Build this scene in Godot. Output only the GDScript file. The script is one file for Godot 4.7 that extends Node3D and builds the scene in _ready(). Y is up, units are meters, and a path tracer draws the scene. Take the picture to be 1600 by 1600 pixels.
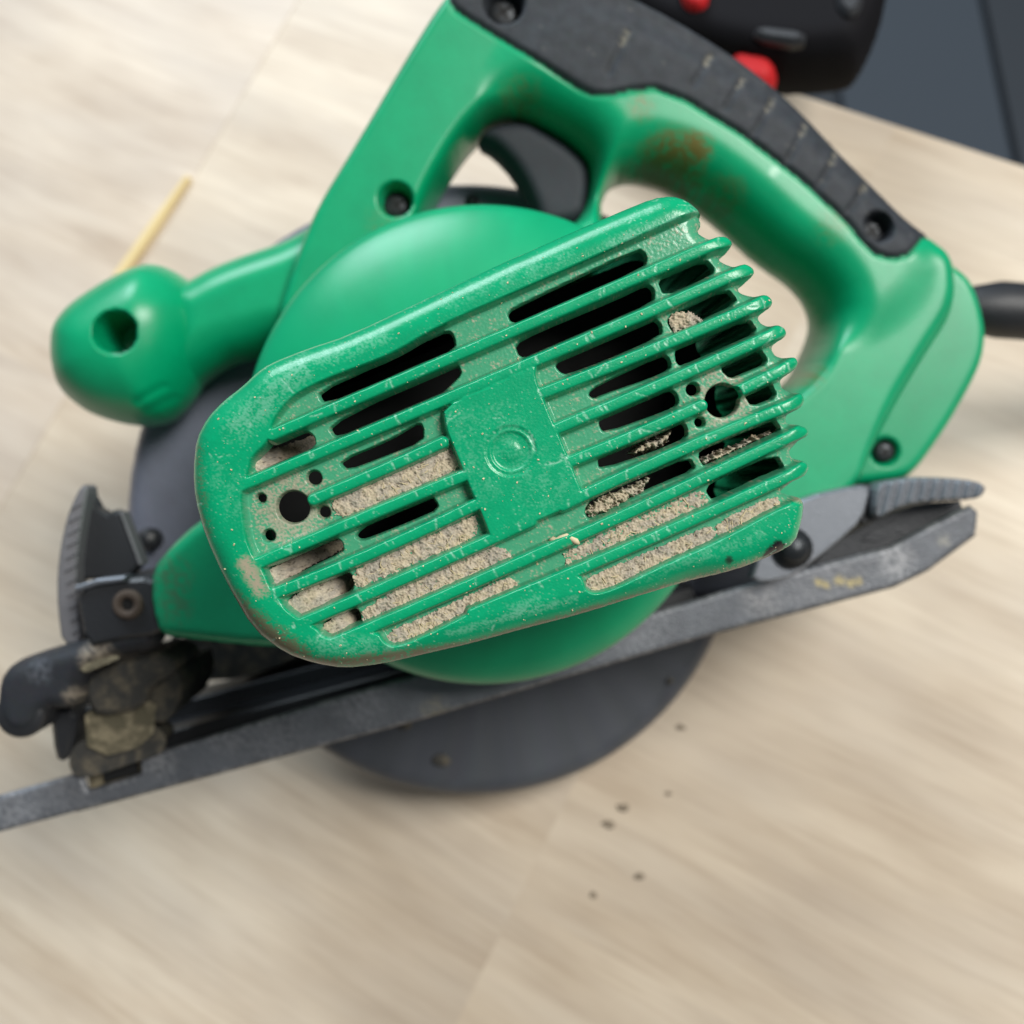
extends Node3D
# A worn green circular saw lying on its side on a pale oak worktop, seen from above the motor end.
# All outlines are in millimetres on the plane of the table (x to the right, z towards the viewer); y is the height above the table.

const MM := 0.001
const GREEN := Color(0.001, 0.318, 0.140)
const DUST := Color(0.47, 0.405, 0.32)

var rough_noise := FastNoiseLite.new()
var fine_noise := FastNoiseLite.new()
var soft_noise := FastNoiseLite.new()
var rng := RandomNumberGenerator.new()
var M := {}


# ------------------------------------------------------------------ small helpers
func pv(a: Array) -> PackedVector2Array:
	var r := PackedVector2Array()
	for i in range(0, a.size(), 2):
		r.append(Vector2(a[i], a[i + 1]))
	return r


func tag(o: Node, label: String, category: String, group := "") -> void:
	o.set_meta("label", label)
	o.set_meta("category", category)
	if group != "":
		o.set_meta("group", group)


func put(called: String, mesh: Mesh, mat: Material, parent: Node) -> MeshInstance3D:
	var o := MeshInstance3D.new()
	o.name = called
	o.mesh = mesh
	o.material_override = mat
	parent.add_child(o, true)
	return o


func material(albedo: Color, rough: float, metal := 0.0, bumps := 0.0, scale := 120.0, vertex := false) -> StandardMaterial3D:
	var m := StandardMaterial3D.new()
	m.albedo_color = Color.WHITE if vertex else albedo.linear_to_srgb()
	m.vertex_color_use_as_albedo = vertex
	m.roughness = rough
	m.metallic = metal
	m.metallic_specular = 0.5
	if bumps > 0.0:
		m.normal_enabled = true
		m.normal_texture = M["grain_map"]
		m.normal_scale = bumps
		m.uv1_triplanar = true
		m.uv1_scale = Vector3.ONE * scale
	return m


func mixed(a: Color, b: Color, t: float) -> Color:
	return a.lerp(b, clampf(t, 0.0, 1.0))


func smooth(a: float, b: float, x: float) -> float:
	var t := clampf((x - a) / (b - a), 0.0, 1.0)
	return t * t * (3.0 - 2.0 * t)


# Rounds a polygon's corners by corner cutting.
func rounded(p: PackedVector2Array, times := 2) -> PackedVector2Array:
	for k in times:
		var q := PackedVector2Array()
		for i in p.size():
			var a := p[i]
			var b := p[(i + 1) % p.size()]
			q.append(a.lerp(b, 0.22))
			q.append(a.lerp(b, 0.78))
		p = q
	return p


# ------------------------------------------------------------------ moulded bodies: a height over a grid
class Grid:
	var o: Vector2
	var c: float
	var nx: int
	var ny: int
	var e: Vector2
	var f: Vector2
	var d: PackedFloat32Array
	var h: PackedFloat32Array
	var region: PackedInt32Array
	var cut: PackedFloat32Array
	var color: PackedColorArray

	func start(lo: Vector2, hi: Vector2, cell: float, angle := 0.0) -> void:
		e = Vector2(cos(angle), sin(angle))
		f = Vector2(-sin(angle), cos(angle))
		o = lo
		c = cell
		nx = int((hi.x - lo.x) / cell) + 2
		ny = int((hi.y - lo.y) / cell) + 2
		h.resize(nx * ny)
		region.resize(nx * ny)
		color.resize(nx * ny)
		color.fill(Color(1, 1, 1))

	func local(p: Vector2) -> Vector2:
		return Vector2(p.dot(e), p.dot(f))

	func place(k: int) -> Vector2:
		var u := o.x + (k % nx) * c
		var v := o.y + (k / nx) * c
		return e * u + f * v

	func locals(poly: PackedVector2Array) -> PackedVector2Array:
		var q := PackedVector2Array()
		for p in poly:
			q.append(local(p))
		return q

	# Signed distance to a polygon, positive inside, no farther than band; the larger value stays where dest already holds one.
	func add_polygon(dest: PackedFloat32Array, world: PackedVector2Array, band: float, whole := false) -> PackedFloat32Array:
		var poly := locals(world)
		var lo := poly[0]
		var hi := poly[0]
		for p in poly:
			lo = lo.min(p)
			hi = hi.max(p)
		var i0 := maxi(0, int((lo.x - band - o.x) / c))
		var i1 := mini(nx - 1, int((hi.x + band - o.x) / c) + 1)
		var j0 := maxi(0, int((lo.y - band - o.y) / c))
		var j1 := mini(ny - 1, int((hi.y + band - o.y) / c) + 1)
		var w := i1 - i0 + 1
		var t := PackedFloat32Array()
		t.resize(w * (j1 - j0 + 1))
		for j in range(j0, j1 + 1):
			for i in range(i0, i1 + 1):
				t[(j - j0) * w + i - i0] = band if Geometry2D.is_point_in_polygon(o + Vector2(i, j) * c, poly) else -band
		for s in poly.size():
			var a := poly[s]
			var b := poly[(s + 1) % poly.size()]
			var ab := b - a
			var l2 := maxf(ab.length_squared(), 1e-9)
			var si0 := maxi(i0, int((minf(a.x, b.x) - band - o.x) / c))
			var si1 := mini(i1, int((maxf(a.x, b.x) + band - o.x) / c) + 1)
			var sj0 := maxi(j0, int((minf(a.y, b.y) - band - o.y) / c))
			var sj1 := mini(j1, int((maxf(a.y, b.y) + band - o.y) / c) + 1)
			for j in range(sj0, sj1 + 1):
				for i in range(si0, si1 + 1):
					var p := o + Vector2(i, j) * c - a
					var dist := (p - ab * clampf(p.dot(ab) / l2, 0.0, 1.0)).length()
					var k := (j - j0) * w + i - i0
					if dist < absf(t[k]):
						t[k] = dist if t[k] > 0.0 else -dist
		for j in range(j0, j1 + 1):
			for i in range(i0, i1 + 1):
				var k := j * nx + i
				dest[k] = maxf(dest[k], t[(j - j0) * w + i - i0])
		return dest

	# Half-width minus the distance to a line of points.
	func add_line(dest: PackedFloat32Array, world: PackedVector2Array, half: float, band: float, ids: PackedInt32Array, id: int) -> void:
		var poly := locals(world)
		for s in poly.size() - 1:
			var a := poly[s]
			var ab := poly[s + 1] - a
			var l2 := maxf(ab.length_squared(), 1e-9)
			var r := half + band
			for j in range(maxi(0, int((minf(a.y, a.y + ab.y) - r - o.y) / c)), mini(ny - 1, int((maxf(a.y, a.y + ab.y) + r - o.y) / c) + 1) + 1):
				for i in range(maxi(0, int((minf(a.x, a.x + ab.x) - r - o.x) / c)), mini(nx - 1, int((maxf(a.x, a.x + ab.x) + r - o.x) / c) + 1) + 1):
					var p := o + Vector2(i, j) * c - a
					var v := half - (p - ab * clampf(p.dot(ab) / l2, 0.0, 1.0)).length()
					var k := j * nx + i
					if v > dest[k]:
						dest[k] = v
						ids[k] = id

	func filled(v: float) -> PackedFloat32Array:
		var a := PackedFloat32Array()
		a.resize(nx * ny)
		a.fill(v)
		return a


# Turns a grid into one mesh per region. y = mid + h on top; with both, mid - h below. Cells with cut above zero are left open.
func grid_meshes(g: Grid, mid: float, both: bool, skirt_to := -1.0, low := 1.0) -> Dictionary:
	var nx := g.nx
	var ny := g.ny
	var n := nx * ny
	var pos := PackedVector3Array()
	pos.resize(n)
	var state := PackedByteArray()
	state.resize(n)
	for k in n:
		if g.d[k] > 0.0:
			state[k] = 1
	for j in range(1, ny - 1):
		for i in range(1, nx - 1):
			var k := j * nx + i
			if g.d[k] > 0.0:
				var p := g.place(k)
				pos[k] = Vector3(p.x, mid + g.h[k], p.y)
				continue
			if state[k - 1] == 1 or state[k + 1] == 1 or state[k - nx] == 1 or state[k + nx] == 1 or state[k - nx - 1] == 1 or state[k - nx + 1] == 1 or state[k + nx - 1] == 1 or state[k + nx + 1] == 1:
				state[k] = 2
				var grad := Vector2(g.d[k + 1] - g.d[k - 1], g.d[k + nx] - g.d[k - nx])
				grad = grad.normalized() if grad.length() > 1e-6 else Vector2.ZERO
				var p := g.place(k) - (g.e * grad.x + g.f * grad.y) * maxf(g.d[k], -1.6 * g.c)
				pos[k] = Vector3(p.x, mid + g.h[k], p.y)
	var nrm := PackedVector3Array()
	nrm.resize(n)
	var cells := {}
	var opened := g.cut.size() == n
	if opened:
		# the rim of every opening is drawn in to its exact outline
		for j in range(1, ny - 1):
			for i in range(1, nx - 1):
				var k := j * nx + i
				if g.cut[k] > 0.0 and g.cut[k] < 2.0 * g.c and state[k] == 1:
					var grad := Vector2(g.cut[k + 1] - g.cut[k - 1], g.cut[k + nx] - g.cut[k - nx])
					if grad.length() > 1e-6:
						grad = grad.normalized()
						var p := (g.e * grad.x + g.f * grad.y) * minf(g.cut[k], 1.5 * g.c)
						pos[k] -= Vector3(p.x, 0, p.y)
	for j in ny - 1:
		for i in nx - 1:
			var a := j * nx + i
			var b := a + 1
			var c := a + nx + 1
			var d := a + nx
			if state[a] == 0 or state[b] == 0 or state[c] == 0 or state[d] == 0:
				continue
			if state[a] == 2 and state[b] == 2 and state[c] == 2 and state[d] == 2:
				continue
			if opened and g.cut[a] > 0.0 and g.cut[b] > 0.0 and g.cut[c] > 0.0 and g.cut[d] > 0.0:
				continue
			var m := (pos[d] - pos[b]).cross(pos[c] - pos[a])
			nrm[a] += m
			nrm[b] += m
			nrm[c] += m
			nrm[d] += m
			var r := g.region[a]
			if not cells.has(r):
				cells[r] = PackedInt32Array()
			cells[r].append(a)
	var out := {}
	var map := PackedInt32Array()
	map.resize(n)
	for r in cells:
		map.fill(-1)
		var vp := PackedVector3Array()
		var vn := PackedVector3Array()
		var vc := PackedColorArray()
		var ix := PackedInt32Array()
		var list: PackedInt32Array = cells[r]
		for a in list:
			for k in [a, a + 1, a + nx + 1, a + nx]:
				if map[k] < 0:
					map[k] = vp.size()
					vp.append(pos[k] * MM)
					var q := nrm[k].normalized()
					if both and state[k] == 2:
						q = Vector3(q.x, 0, q.z).normalized()
					vn.append(q)
					vc.append(g.color[k])
			ix.append_array(PackedInt32Array([map[a], map[a + 1], map[a + nx + 1], map[a], map[a + nx + 1], map[a + nx]]))
		if both:
			var under := vp.size()
			for k in under:
				vp.append(Vector3(vp[k].x, (mid - (vp[k].y / MM - mid) * low) * MM, vp[k].z))
				vn.append(Vector3(vn[k].x, -vn[k].y, vn[k].z))
				vc.append(vc[k])
			for k in range(0, ix.size(), 3):
				ix.append_array(PackedInt32Array([ix[k] + under, ix[k + 2] + under, ix[k + 1] + under]))
		elif skirt_to >= 0.0:
			for a in list:
				var ring := [a, a + 1, a + nx + 1, a + nx]
				for s in 4:
					var p: int = ring[s]
					var q: int = ring[(s + 1) % 4]
					if state[p] == 2 and state[q] == 2:
						var pp := pos[p]
						var pq := pos[q]
						var out_dir := (pq - pp).cross(Vector3.UP).normalized()
						out_dir = -out_dir
						var at := vp.size()
						for z in [pp, pq, Vector3(pq.x, skirt_to, pq.z), Vector3(pp.x, skirt_to, pp.z)]:
							vp.append(z * MM)
							vn.append(out_dir)
						vc.append(g.color[p])
						vc.append(g.color[q])
						vc.append(g.color[q])
						vc.append(g.color[p])
						ix.append_array(PackedInt32Array([at, at + 2, at + 1, at, at + 3, at + 2]))
		var arrays := []
		arrays.resize(Mesh.ARRAY_MAX)
		arrays[Mesh.ARRAY_VERTEX] = vp
		arrays[Mesh.ARRAY_NORMAL] = vn
		arrays[Mesh.ARRAY_COLOR] = vc
		arrays[Mesh.ARRAY_INDEX] = ix
		var mesh := ArrayMesh.new()
		mesh.add_surface_from_arrays(Mesh.PRIMITIVE_TRIANGLES, arrays)
		out[r] = mesh
	return out


# A rounded two-sided body over an outline: half thickness t, rounded over the width r from its edge.
func body(outline: PackedVector2Array, openings: Array, cell: float, t: float, r: float, power := 2.2, passes := 2) -> Grid:
	var g := Grid.new()
	var lo := outline[0]
	var hi := outline[0]
	for p in outline:
		lo = lo.min(p)
		hi = hi.max(p)
	g.start(lo - Vector2(3, 3), hi + Vector2(3, 3), cell)
	g.d = g.add_polygon(g.filled(-r), outline, r)
	for q in openings:
		var w := g.add_polygon(g.filled(-r), q, r)
		for k in w.size():
			g.d[k] = minf(g.d[k], -w[k])
	for k in g.d.size():
		if g.d[k] > 0.0:
			var u := clampf(g.d[k] / r, 0.0, 1.0)
			g.h[k] = t * pow(1.0 - pow(1.0 - u, power), 1.0 / power)
	for s in passes:
		var was := g.h.duplicate()
		for k in range(g.nx + 1, g.d.size() - g.nx - 1):
			if g.d[k] > 1.5 * cell:
				g.h[k] = (was[k] * 2.0 + was[k - 1] + was[k + 1] + was[k - g.nx] + was[k + g.nx]) / 6.0
	return g


func dip(g: Grid, at: Vector2, r: float, deep: float, soft := 1.0) -> void:
	var p := g.local(at)
	for k in g.d.size():
		var x := g.o.x + (k % g.nx) * g.c - p.x
		if absf(x) < r + 3.0:
			var y := g.o.y + (k / g.nx) * g.c - p.y
			var q := sqrt(x * x + y * y)
			if q < r + 3.0:
				g.h[k] -= deep * (1.0 - smooth(r - soft, r + soft, q))


# Colour of the moulded green plastic with its fine mottling, and the marks that lie on it: [centre, radius, colour, strength].
func paint(g: Grid, base: Color, marks: Array, vary := 0.1) -> void:
	for k in g.d.size():
		if g.d[k] < -3.0 * g.c:
			continue
		var p := g.place(k)
		var v := soft_noise.get_noise_2d(p.x, p.y)
		var w := fine_noise.get_noise_2d(p.x, p.y)
		var c := base * (1.0 + vary * v + vary * 0.6 * w)
		for m in marks:
			var q := p.distance_to(m[0]) / float(m[1])
			if q < 1.0:
				var s: float = m[3] * (1.0 - q * q)
				c = mixed(c, m[2], s * smooth(-0.25, 0.45, w + 0.5 * rough_noise.get_noise_2d(p.x, p.y) + s * 0.35))
		c.a = 1.0
		g.color[k] = c


# ------------------------------------------------------------------ other solids
# An upright prism over an outline, its upper edge chamfered.
func prism(outline: PackedVector2Array, y0: float, y1: float, bevel := 0.8) -> ArrayMesh:
	var p := outline.duplicate()
	if not Geometry2D.is_polygon_clockwise(p):
		p.reverse()
	var inner := PackedVector2Array()
	for i in p.size():
		var a := (p[i] - p[(i + p.size() - 1) % p.size()]).normalized()
		var b := (p[(i + 1) % p.size()] - p[i]).normalized()
		var m := (a.orthogonal() + b.orthogonal())
		m = m.normalized() / maxf(0.4, m.normalized().dot(a.orthogonal()))
		inner.append(p[i] + m * bevel)
	if Geometry2D.triangulate_polygon(inner).is_empty() or absf(area(inner)) > absf(area(p)):
		for i in p.size():
			inner[i] = p[i] * 2.0 - inner[i]
	var st := SurfaceTool.new()
	st.begin(Mesh.PRIMITIVE_TRIANGLES)
	st.set_smooth_group(-1)
	var cap := Geometry2D.triangulate_polygon(inner)
	for i in range(0, cap.size(), 3):
		tri(st, up(inner[cap[i]], y1), up(inner[cap[i + 1]], y1), up(inner[cap[i + 2]], y1), Vector3.UP)
	var bottom := Geometry2D.triangulate_polygon(p)
	for i in range(0, bottom.size(), 3):
		tri(st, up(p[bottom[i]], y0), up(p[bottom[i + 1]], y0), up(p[bottom[i + 2]], y0), Vector3.DOWN)
	var mid := Vector2.ZERO
	for i in p.size():
		var j := (i + 1) % p.size()
		var nrm2 := p[i] - inner[i] + p[j] - inner[j]
		var outward := Vector3(nrm2.x, 0, nrm2.y).normalized()
		quad(st, up(p[i], y0), up(p[j], y0), up(p[j], y1 - bevel), up(p[i], y1 - bevel), outward)
		quad(st, up(p[i], y1 - bevel), up(p[j], y1 - bevel), up(inner[j], y1), up(inner[i], y1), (outward + Vector3.UP).normalized())
	st.generate_normals()
	return st.commit()


func area(p: PackedVector2Array) -> float:
	var s := 0.0
	for i in p.size():
		s += p[i].cross(p[(i + 1) % p.size()])
	return s / 2.0


func up(p: Vector2, y: float) -> Vector3:
	return Vector3(p.x, y, p.y) * MM


func tri(st: SurfaceTool, a: Vector3, b: Vector3, c: Vector3, facing: Vector3) -> void:
	if (c - a).cross(b - a).dot(facing) < 0.0:
		var t := b
		b = c
		c = t
	for v in [a, b, c]:
		st.set_uv(Vector2(v.x, v.z))
		st.add_vertex(v)


func quad(st: SurfaceTool, a: Vector3, b: Vector3, c: Vector3, d: Vector3, facing: Vector3) -> void:
	tri(st, a, b, c, facing)
	tri(st, a, c, d, facing)


# A turned shape: profile of (radius, height) from the axis outwards and down, round a vertical axis at centre.
func turned(centre: Vector2, profile: PackedVector2Array, steps := 64, from := 0.0, to := TAU, tint := Color(1, 1, 1), vary := 0.0) -> ArrayMesh:
	var st := SurfaceTool.new()
	st.begin(Mesh.PRIMITIVE_TRIANGLES)
	for i in steps + 1:
		var a := from + (to - from) * i / steps
		for q in profile:
			var p := centre + Vector2(cos(a), sin(a)) * q.x
			var c := tint * (1.0 + vary * soft_noise.get_noise_2d(p.x, p.y) + vary * 0.6 * fine_noise.get_noise_2d(p.x, p.y))
			c.a = 1.0
			st.set_color(c)
			st.add_vertex(up(p, q.y))
	var m := profile.size()
	for i in steps:
		for k in m - 1:
			var a := i * m + k
			for v in [a, a + m, a + m + 1, a, a + m + 1, a + 1]:
				st.add_index(v)
	st.generate_normals()
	return st.commit()


# A round bar along a line of points (in mm).
func tube(points: Array, r: float, steps := 20) -> ArrayMesh:
	var st := SurfaceTool.new()
	st.begin(Mesh.PRIMITIVE_TRIANGLES)
	for i in points.size():
		var d: Vector3 = (points[mini(i + 1, points.size() - 1)] - points[maxi(i - 1, 0)]).normalized()
		var s := d.cross(Vector3.UP if absf(d.y) < 0.9 else Vector3.RIGHT).normalized()
		var t := s.cross(d)
		var rr := r
		if points.size() > 3 and (i == 0 or i == points.size() - 1):
			rr = r * 0.35
		for k in steps + 1:
			var a := TAU * k / steps
			st.add_vertex((points[i] + (s * cos(a) + t * sin(a)) * rr) * MM)
	for i in points.size() - 1:
		for k in steps:
			var a := i * (steps + 1) + k
			for v in [a, a + steps + 1, a + steps + 2, a, a + steps + 2, a + 1]:
				st.add_index(v)
	for e in [0, points.size() - 1]:
		for k in range(1, steps - 1):
			var base: int = e * (steps + 1)
			for v in ([base, base + k, base + k + 1] if e == 0 else [base, base + k + 1, base + k]):
				st.add_index(v)
	st.generate_normals()
	return st.commit()


# A rough lump or chip: a ball pushed about by noise.
func lump(size: Vector3, seed_at: float, rough := 0.35) -> ArrayMesh:
	var st := SurfaceTool.new()
	st.begin(Mesh.PRIMITIVE_TRIANGLES)
	for j in 9:
		for i in 13:
			var a := PI * j / 8.0
			var b := TAU * i / 12.0
			var v := Vector3(sin(a) * cos(b), cos(a), sin(a) * sin(b))
			var w := 1.0 + rough * rough_noise.get_noise_3d(v.x * 2.0 + seed_at * 7.0, v.y * 2.0, v.z * 2.0) * 2.0
			st.add_vertex(v * w * size * MM)
	for j in 8:
		for i in 12:
			var a := j * 13 + i
			for v in [a, a + 1, a + 14, a, a + 14, a + 13]:
				st.add_index(v)
	st.generate_normals()
	return st.commit()


# A screw: a domed head with a cross recess.
func screw(parent: Node, at: Vector2, y: float, r: float, mat: Material) -> void:
	var s := put("screw", turned(Vector2.ZERO, pv([0.01, 1.6, r * 0.55, 1.5, r * 0.88, 1.0, r, 0.3, r, -3.0]), 24), mat, parent)
	s.position = up(at, y)
	for k in 2:
		var b := BoxMesh.new()
		b.size = Vector3(r * 1.1, 0.5, r * 0.26) * MM
		var slot := put("cross_recess", b, M["black"], s)
		slot.position = Vector3(0, 1.45 * MM, 0)
		slot.rotation.y = 0.6 + k * PI / 2.0


func stamp(g: Grid, rg: int, poly: PackedVector2Array) -> void:
	var w := g.add_polygon(g.filled(-1.0), poly, 1.0)
	for k in w.size():
		if w[k] > 0.0:
			g.region[k] = rg


# ------------------------------------------------------------------ scene
func _ready() -> void:
	# the saw leans a little on the rim of its lower guard; the camera looks along its motor
	var lean := Transform3D(Basis(Vector3(0.974367, -0.222707, -0.031798), Vector3(0.222707, 0.934922, 0.276264), Vector3(-0.031798, -0.276264, 0.960555)), Vector3(0.000000, 0.041917, 0.000000))
	# camera: just above the motor end, looking down
	var cam := Camera3D.new()
	cam.name = "camera"
	add_child(cam)
	var lens := CameraAttributesPhysical.new()
	lens.frustum_focal_length = 26.0
	lens.frustum_near = 0.01
	lens.frustum_far = 20.0
	lens.frustum_focus_distance = 0.2315
	lens.exposure_aperture = 7.6
	cam.attributes = lens
	cam.transform = lean * Transform3D(Basis(Vector3(0.999402, 0.034574, 0.000000), Vector3(0.001196, -0.034574, -0.999401), Vector3(-0.034553, 0.998804, -0.034595)), Vector3(0, 0.470, 0))
	cam.near = 0.01
	cam.far = 20.0
	cam.current = true

	# light: a daylit room, a window beyond the far side of the table, a soft lamp overhead
	var env := Environment.new()
	env.background_mode = Environment.BG_COLOR
	env.background_color = Color(0.13, 0.135, 0.14).linear_to_srgb()
	env.tonemap_mode = Environment.TONE_MAPPER_LINEAR
	env.tonemap_exposure = 0.92
	env.sdfgi_enabled = true
	env.ssao_enabled = true
	env.ssil_enabled = true
	var world := WorldEnvironment.new()
	world.name = "room_air"
	world.environment = env
	add_child(world)
	var window := AreaLight3D.new()
	window.name = "window_light"
	window.area_size = Vector2(1.5, 1.35)
	window.light_color = Color(0.91, 0.96, 1.0)
	window.light_energy = 8.3
	window.shadow_enabled = true
	add_child(window)
	window.look_at_from_position(Vector3(-0.75, 1.75, -2.2), Vector3(0, 0.1, 0), Vector3.UP)
	var ceiling := AreaLight3D.new()
	ceiling.name = "ceiling_light"
	ceiling.area_size = Vector2(1.0, 1.0)
	ceiling.light_color = Color(1.0, 0.985, 0.96)
	ceiling.light_energy = 8.6
	ceiling.shadow_enabled = true
	add_child(ceiling)
	ceiling.look_at_from_position(Vector3(1.6, 2.2, -0.38), Vector3(0.1, 0, 0), Vector3.FORWARD)

	rng.seed = 7
	soft_noise.seed = 3
	soft_noise.frequency = 0.06
	fine_noise.seed = 11
	fine_noise.frequency = 0.55
	fine_noise.fractal_octaves = 3
	rough_noise.seed = 5
	rough_noise.frequency = 0.25
	make_materials()
	make_room()
	make_table()
	var saw := Node3D.new()
	saw.name = "circular_saw"
	add_child(saw)
	saw.transform = lean
	tag(saw, "worn green circular saw lying on its side, dust in its motor grille", "circular saw")
	make_cap(saw)
	make_housing(saw)
	make_handle(saw)
	make_base(saw)
	make_loose_things(lean)


func make_materials() -> void:
	var t := NoiseTexture2D.new()
	t.width = 512
	t.height = 512
	t.seamless = true
	t.as_normal_map = true
	t.bump_strength = 6.0
	var n := FastNoiseLite.new()
	n.seed = 21
	n.frequency = 0.035
	n.fractal_octaves = 4
	t.noise = n
	M["grain_map"] = t
	M["plastic"] = material(Color.WHITE, 0.25, 0.0, 0.16, 70.0, true)
	M["plastic"].metallic_specular = 0.45
	M["plastic_smooth"] = material(Color.WHITE, 0.34, 0.0, 0.16, 70.0, true)
	M["plastic_smooth"].metallic_specular = 0.5
	M["dust"] = material(Color.WHITE, 0.95, 0.0, 0.6, 220.0, true)
	M["rubber"] = material(Color.WHITE, 0.6, 0.0, 0.5, 60.0, true)
	M["rubber"].metallic_specular = 0.36
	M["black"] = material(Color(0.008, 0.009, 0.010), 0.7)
	M["guard"] = material(Color.WHITE, 0.42, 0.0, 0.4, 50.0, true)
	M["lip"] = material(Color.WHITE, 0.5, 0.35, 0.6, 40.0, true)
	M["dark_metal"] = material(Color(0.028, 0.031, 0.036), 0.5, 0.2, 0.6, 40.0)
	M["black_plastic"] = material(Color(0.022, 0.024, 0.028), 0.42, 0.0, 0.3, 40.0)
	M["lever"] = material(Color(0.17, 0.185, 0.21), 0.42, 0.5, 0.5, 60.0)
	M["zinc"] = dusty(Color(0.13, 0.115, 0.075), Color(0.33, 0.285, 0.19))
	M["dirty"] = dusty(Color(0.05, 0.05, 0.047), Color(0.135, 0.118, 0.088))
	M["arc"] = material(Color(0.19, 0.19, 0.205), 0.55, 0.4, 0.8, 60.0)
	M["rust"] = material(Color(0.075, 0.055, 0.042), 0.8, 0.0, 1.0, 90.0)
	M["crumb"] = material(Color(0.27, 0.225, 0.17), 0.9)
	M["screw"] = material(Color(0.035, 0.04, 0.045), 0.38, 0.6, 0.5, 90.0)
	M["wood"] = material(Color(0.74, 0.59, 0.30), 0.7, 0.0, 0.6, 60.0)
	M["shaving"] = material(Color(0.62, 0.52, 0.33), 0.85, 0.0, 0.6, 300.0)
	M["tool_black"] = material(Color(0.007, 0.007, 0.009), 0.75)
	M["tool_black"].metallic_specular = 0.25
	M["cable"] = material(Color(0.016, 0.018, 0.022), 0.5, 0.0, 0.3, 40.0)
	M["floor"] = material(Color(0.022, 0.033, 0.047), 0.7)
	M["floor_dark"] = material(Color(0.011, 0.017, 0.025), 0.7)


# Metal or plastic under a broken layer of saw dust.
func dusty(under: Color, over: Color) -> StandardMaterial3D:
	var m := material(Color.WHITE, 0.85, 0.0, 0.7, 32.0)
	var t := NoiseTexture2D.new()
	t.width = 256
	t.height = 256
	t.seamless = true
	var n := FastNoiseLite.new()
	n.seed = 61
	n.frequency = 0.012
	n.fractal_octaves = 6
	n.fractal_gain = 0.6
	t.noise = n
	var ramp := Gradient.new()
	ramp.offsets = PackedFloat32Array([0.35, 0.55, 0.8])
	ramp.colors = PackedColorArray([under.linear_to_srgb(), under.lerp(over, 0.35).linear_to_srgb(), over.linear_to_srgb()])
	t.color_ramp = ramp
	m.albedo_texture = t
	return m


func make_room() -> void:
	# the floor far below the table's edge: long slate blue boards
	var base := BoxMesh.new()
	base.size = Vector3(5, 0.05, 5)
	var f := put("floor", base, M["floor_dark"], self)
	f.position = Vector3(0, -0.775, 0)
	f.set_meta("kind", "structure")
	f.set_meta("label", "slate blue floor below the far edge of the worktop")
	for k in 16:
		var b := BoxMesh.new()
		b.size = Vector3(0.172, 0.012, 4.0)
		var o := put("floor_board", b, M["floor"] if k % 3 == 1 else M["floor_dark"], f)
		o.position = Vector3(-1.4 + k * 0.18, 0.031, 0)
	f.rotation.y = 0.09


func wood_texture(seed_at: int, warm: float) -> ImageTexture:
	var w := 900
	var hgt := 900
	var warp := FastNoiseLite.new()
	warp.seed = seed_at
	warp.frequency = 0.004
	warp.fractal_octaves = 2
	var streak := FastNoiseLite.new()
	streak.seed = seed_at + 1
	streak.frequency = 0.02
	streak.fractal_octaves = 4
	var pore := FastNoiseLite.new()
	pore.seed = seed_at + 2
	pore.frequency = 0.045
	pore.fractal_octaves = 3
	var cloud := FastNoiseLite.new()
	cloud.seed = seed_at + 3
	cloud.frequency = 0.0045
	var data := PackedByteArray()
	data.resize(w * hgt * 3)
	var light := Color(0.70, 0.605, 0.492)
	var dark := Color(0.475, 0.38, 0.29)
	var grey := Color(0.545, 0.485, 0.425)
	for j in hgt:
		for i in w:
			var bend := warp.get_noise_2d(i * 0.5, j * 0.8) * 8.0
			var s := streak.get_noise_2d(i * 0.10, (j + bend) * 2.1)
			var q := pore.get_noise_2d(i * 0.16, (j + bend) * 3.4)
			var rings := sin((j + bend * 1.6) * 0.11 + cloud.get_noise_2d(i * 0.5, j * 1.4) * 9.0)
			var blot := cloud.get_noise_2d(i * 0.9 + 300.0, j * 2.6)
			var t := 0.36 + 0.30 * s + 0.46 * maxf(0.0, q) + 0.05 * rings + 0.52 * blot
			var c := light.lerp(dark, clampf(t, 0.0, 0.9))
			c = c.lerp(grey, clampf(0.45 * cloud.get_noise_2d(i * 0.6, j * 2.0) + 0.15, 0.0, 0.5))
			c.b *= 1.0 - warm
			c = c.linear_to_srgb()
			var k := (j * w + i) * 3
			data[k] = int(c.r * 255.0)
			data[k + 1] = int(c.g * 255.0)
			data[k + 2] = int(c.b * 255.0)
	return ImageTexture.create_from_image(Image.create_from_data(w, hgt, false, Image.FORMAT_RGB8, data))


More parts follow.
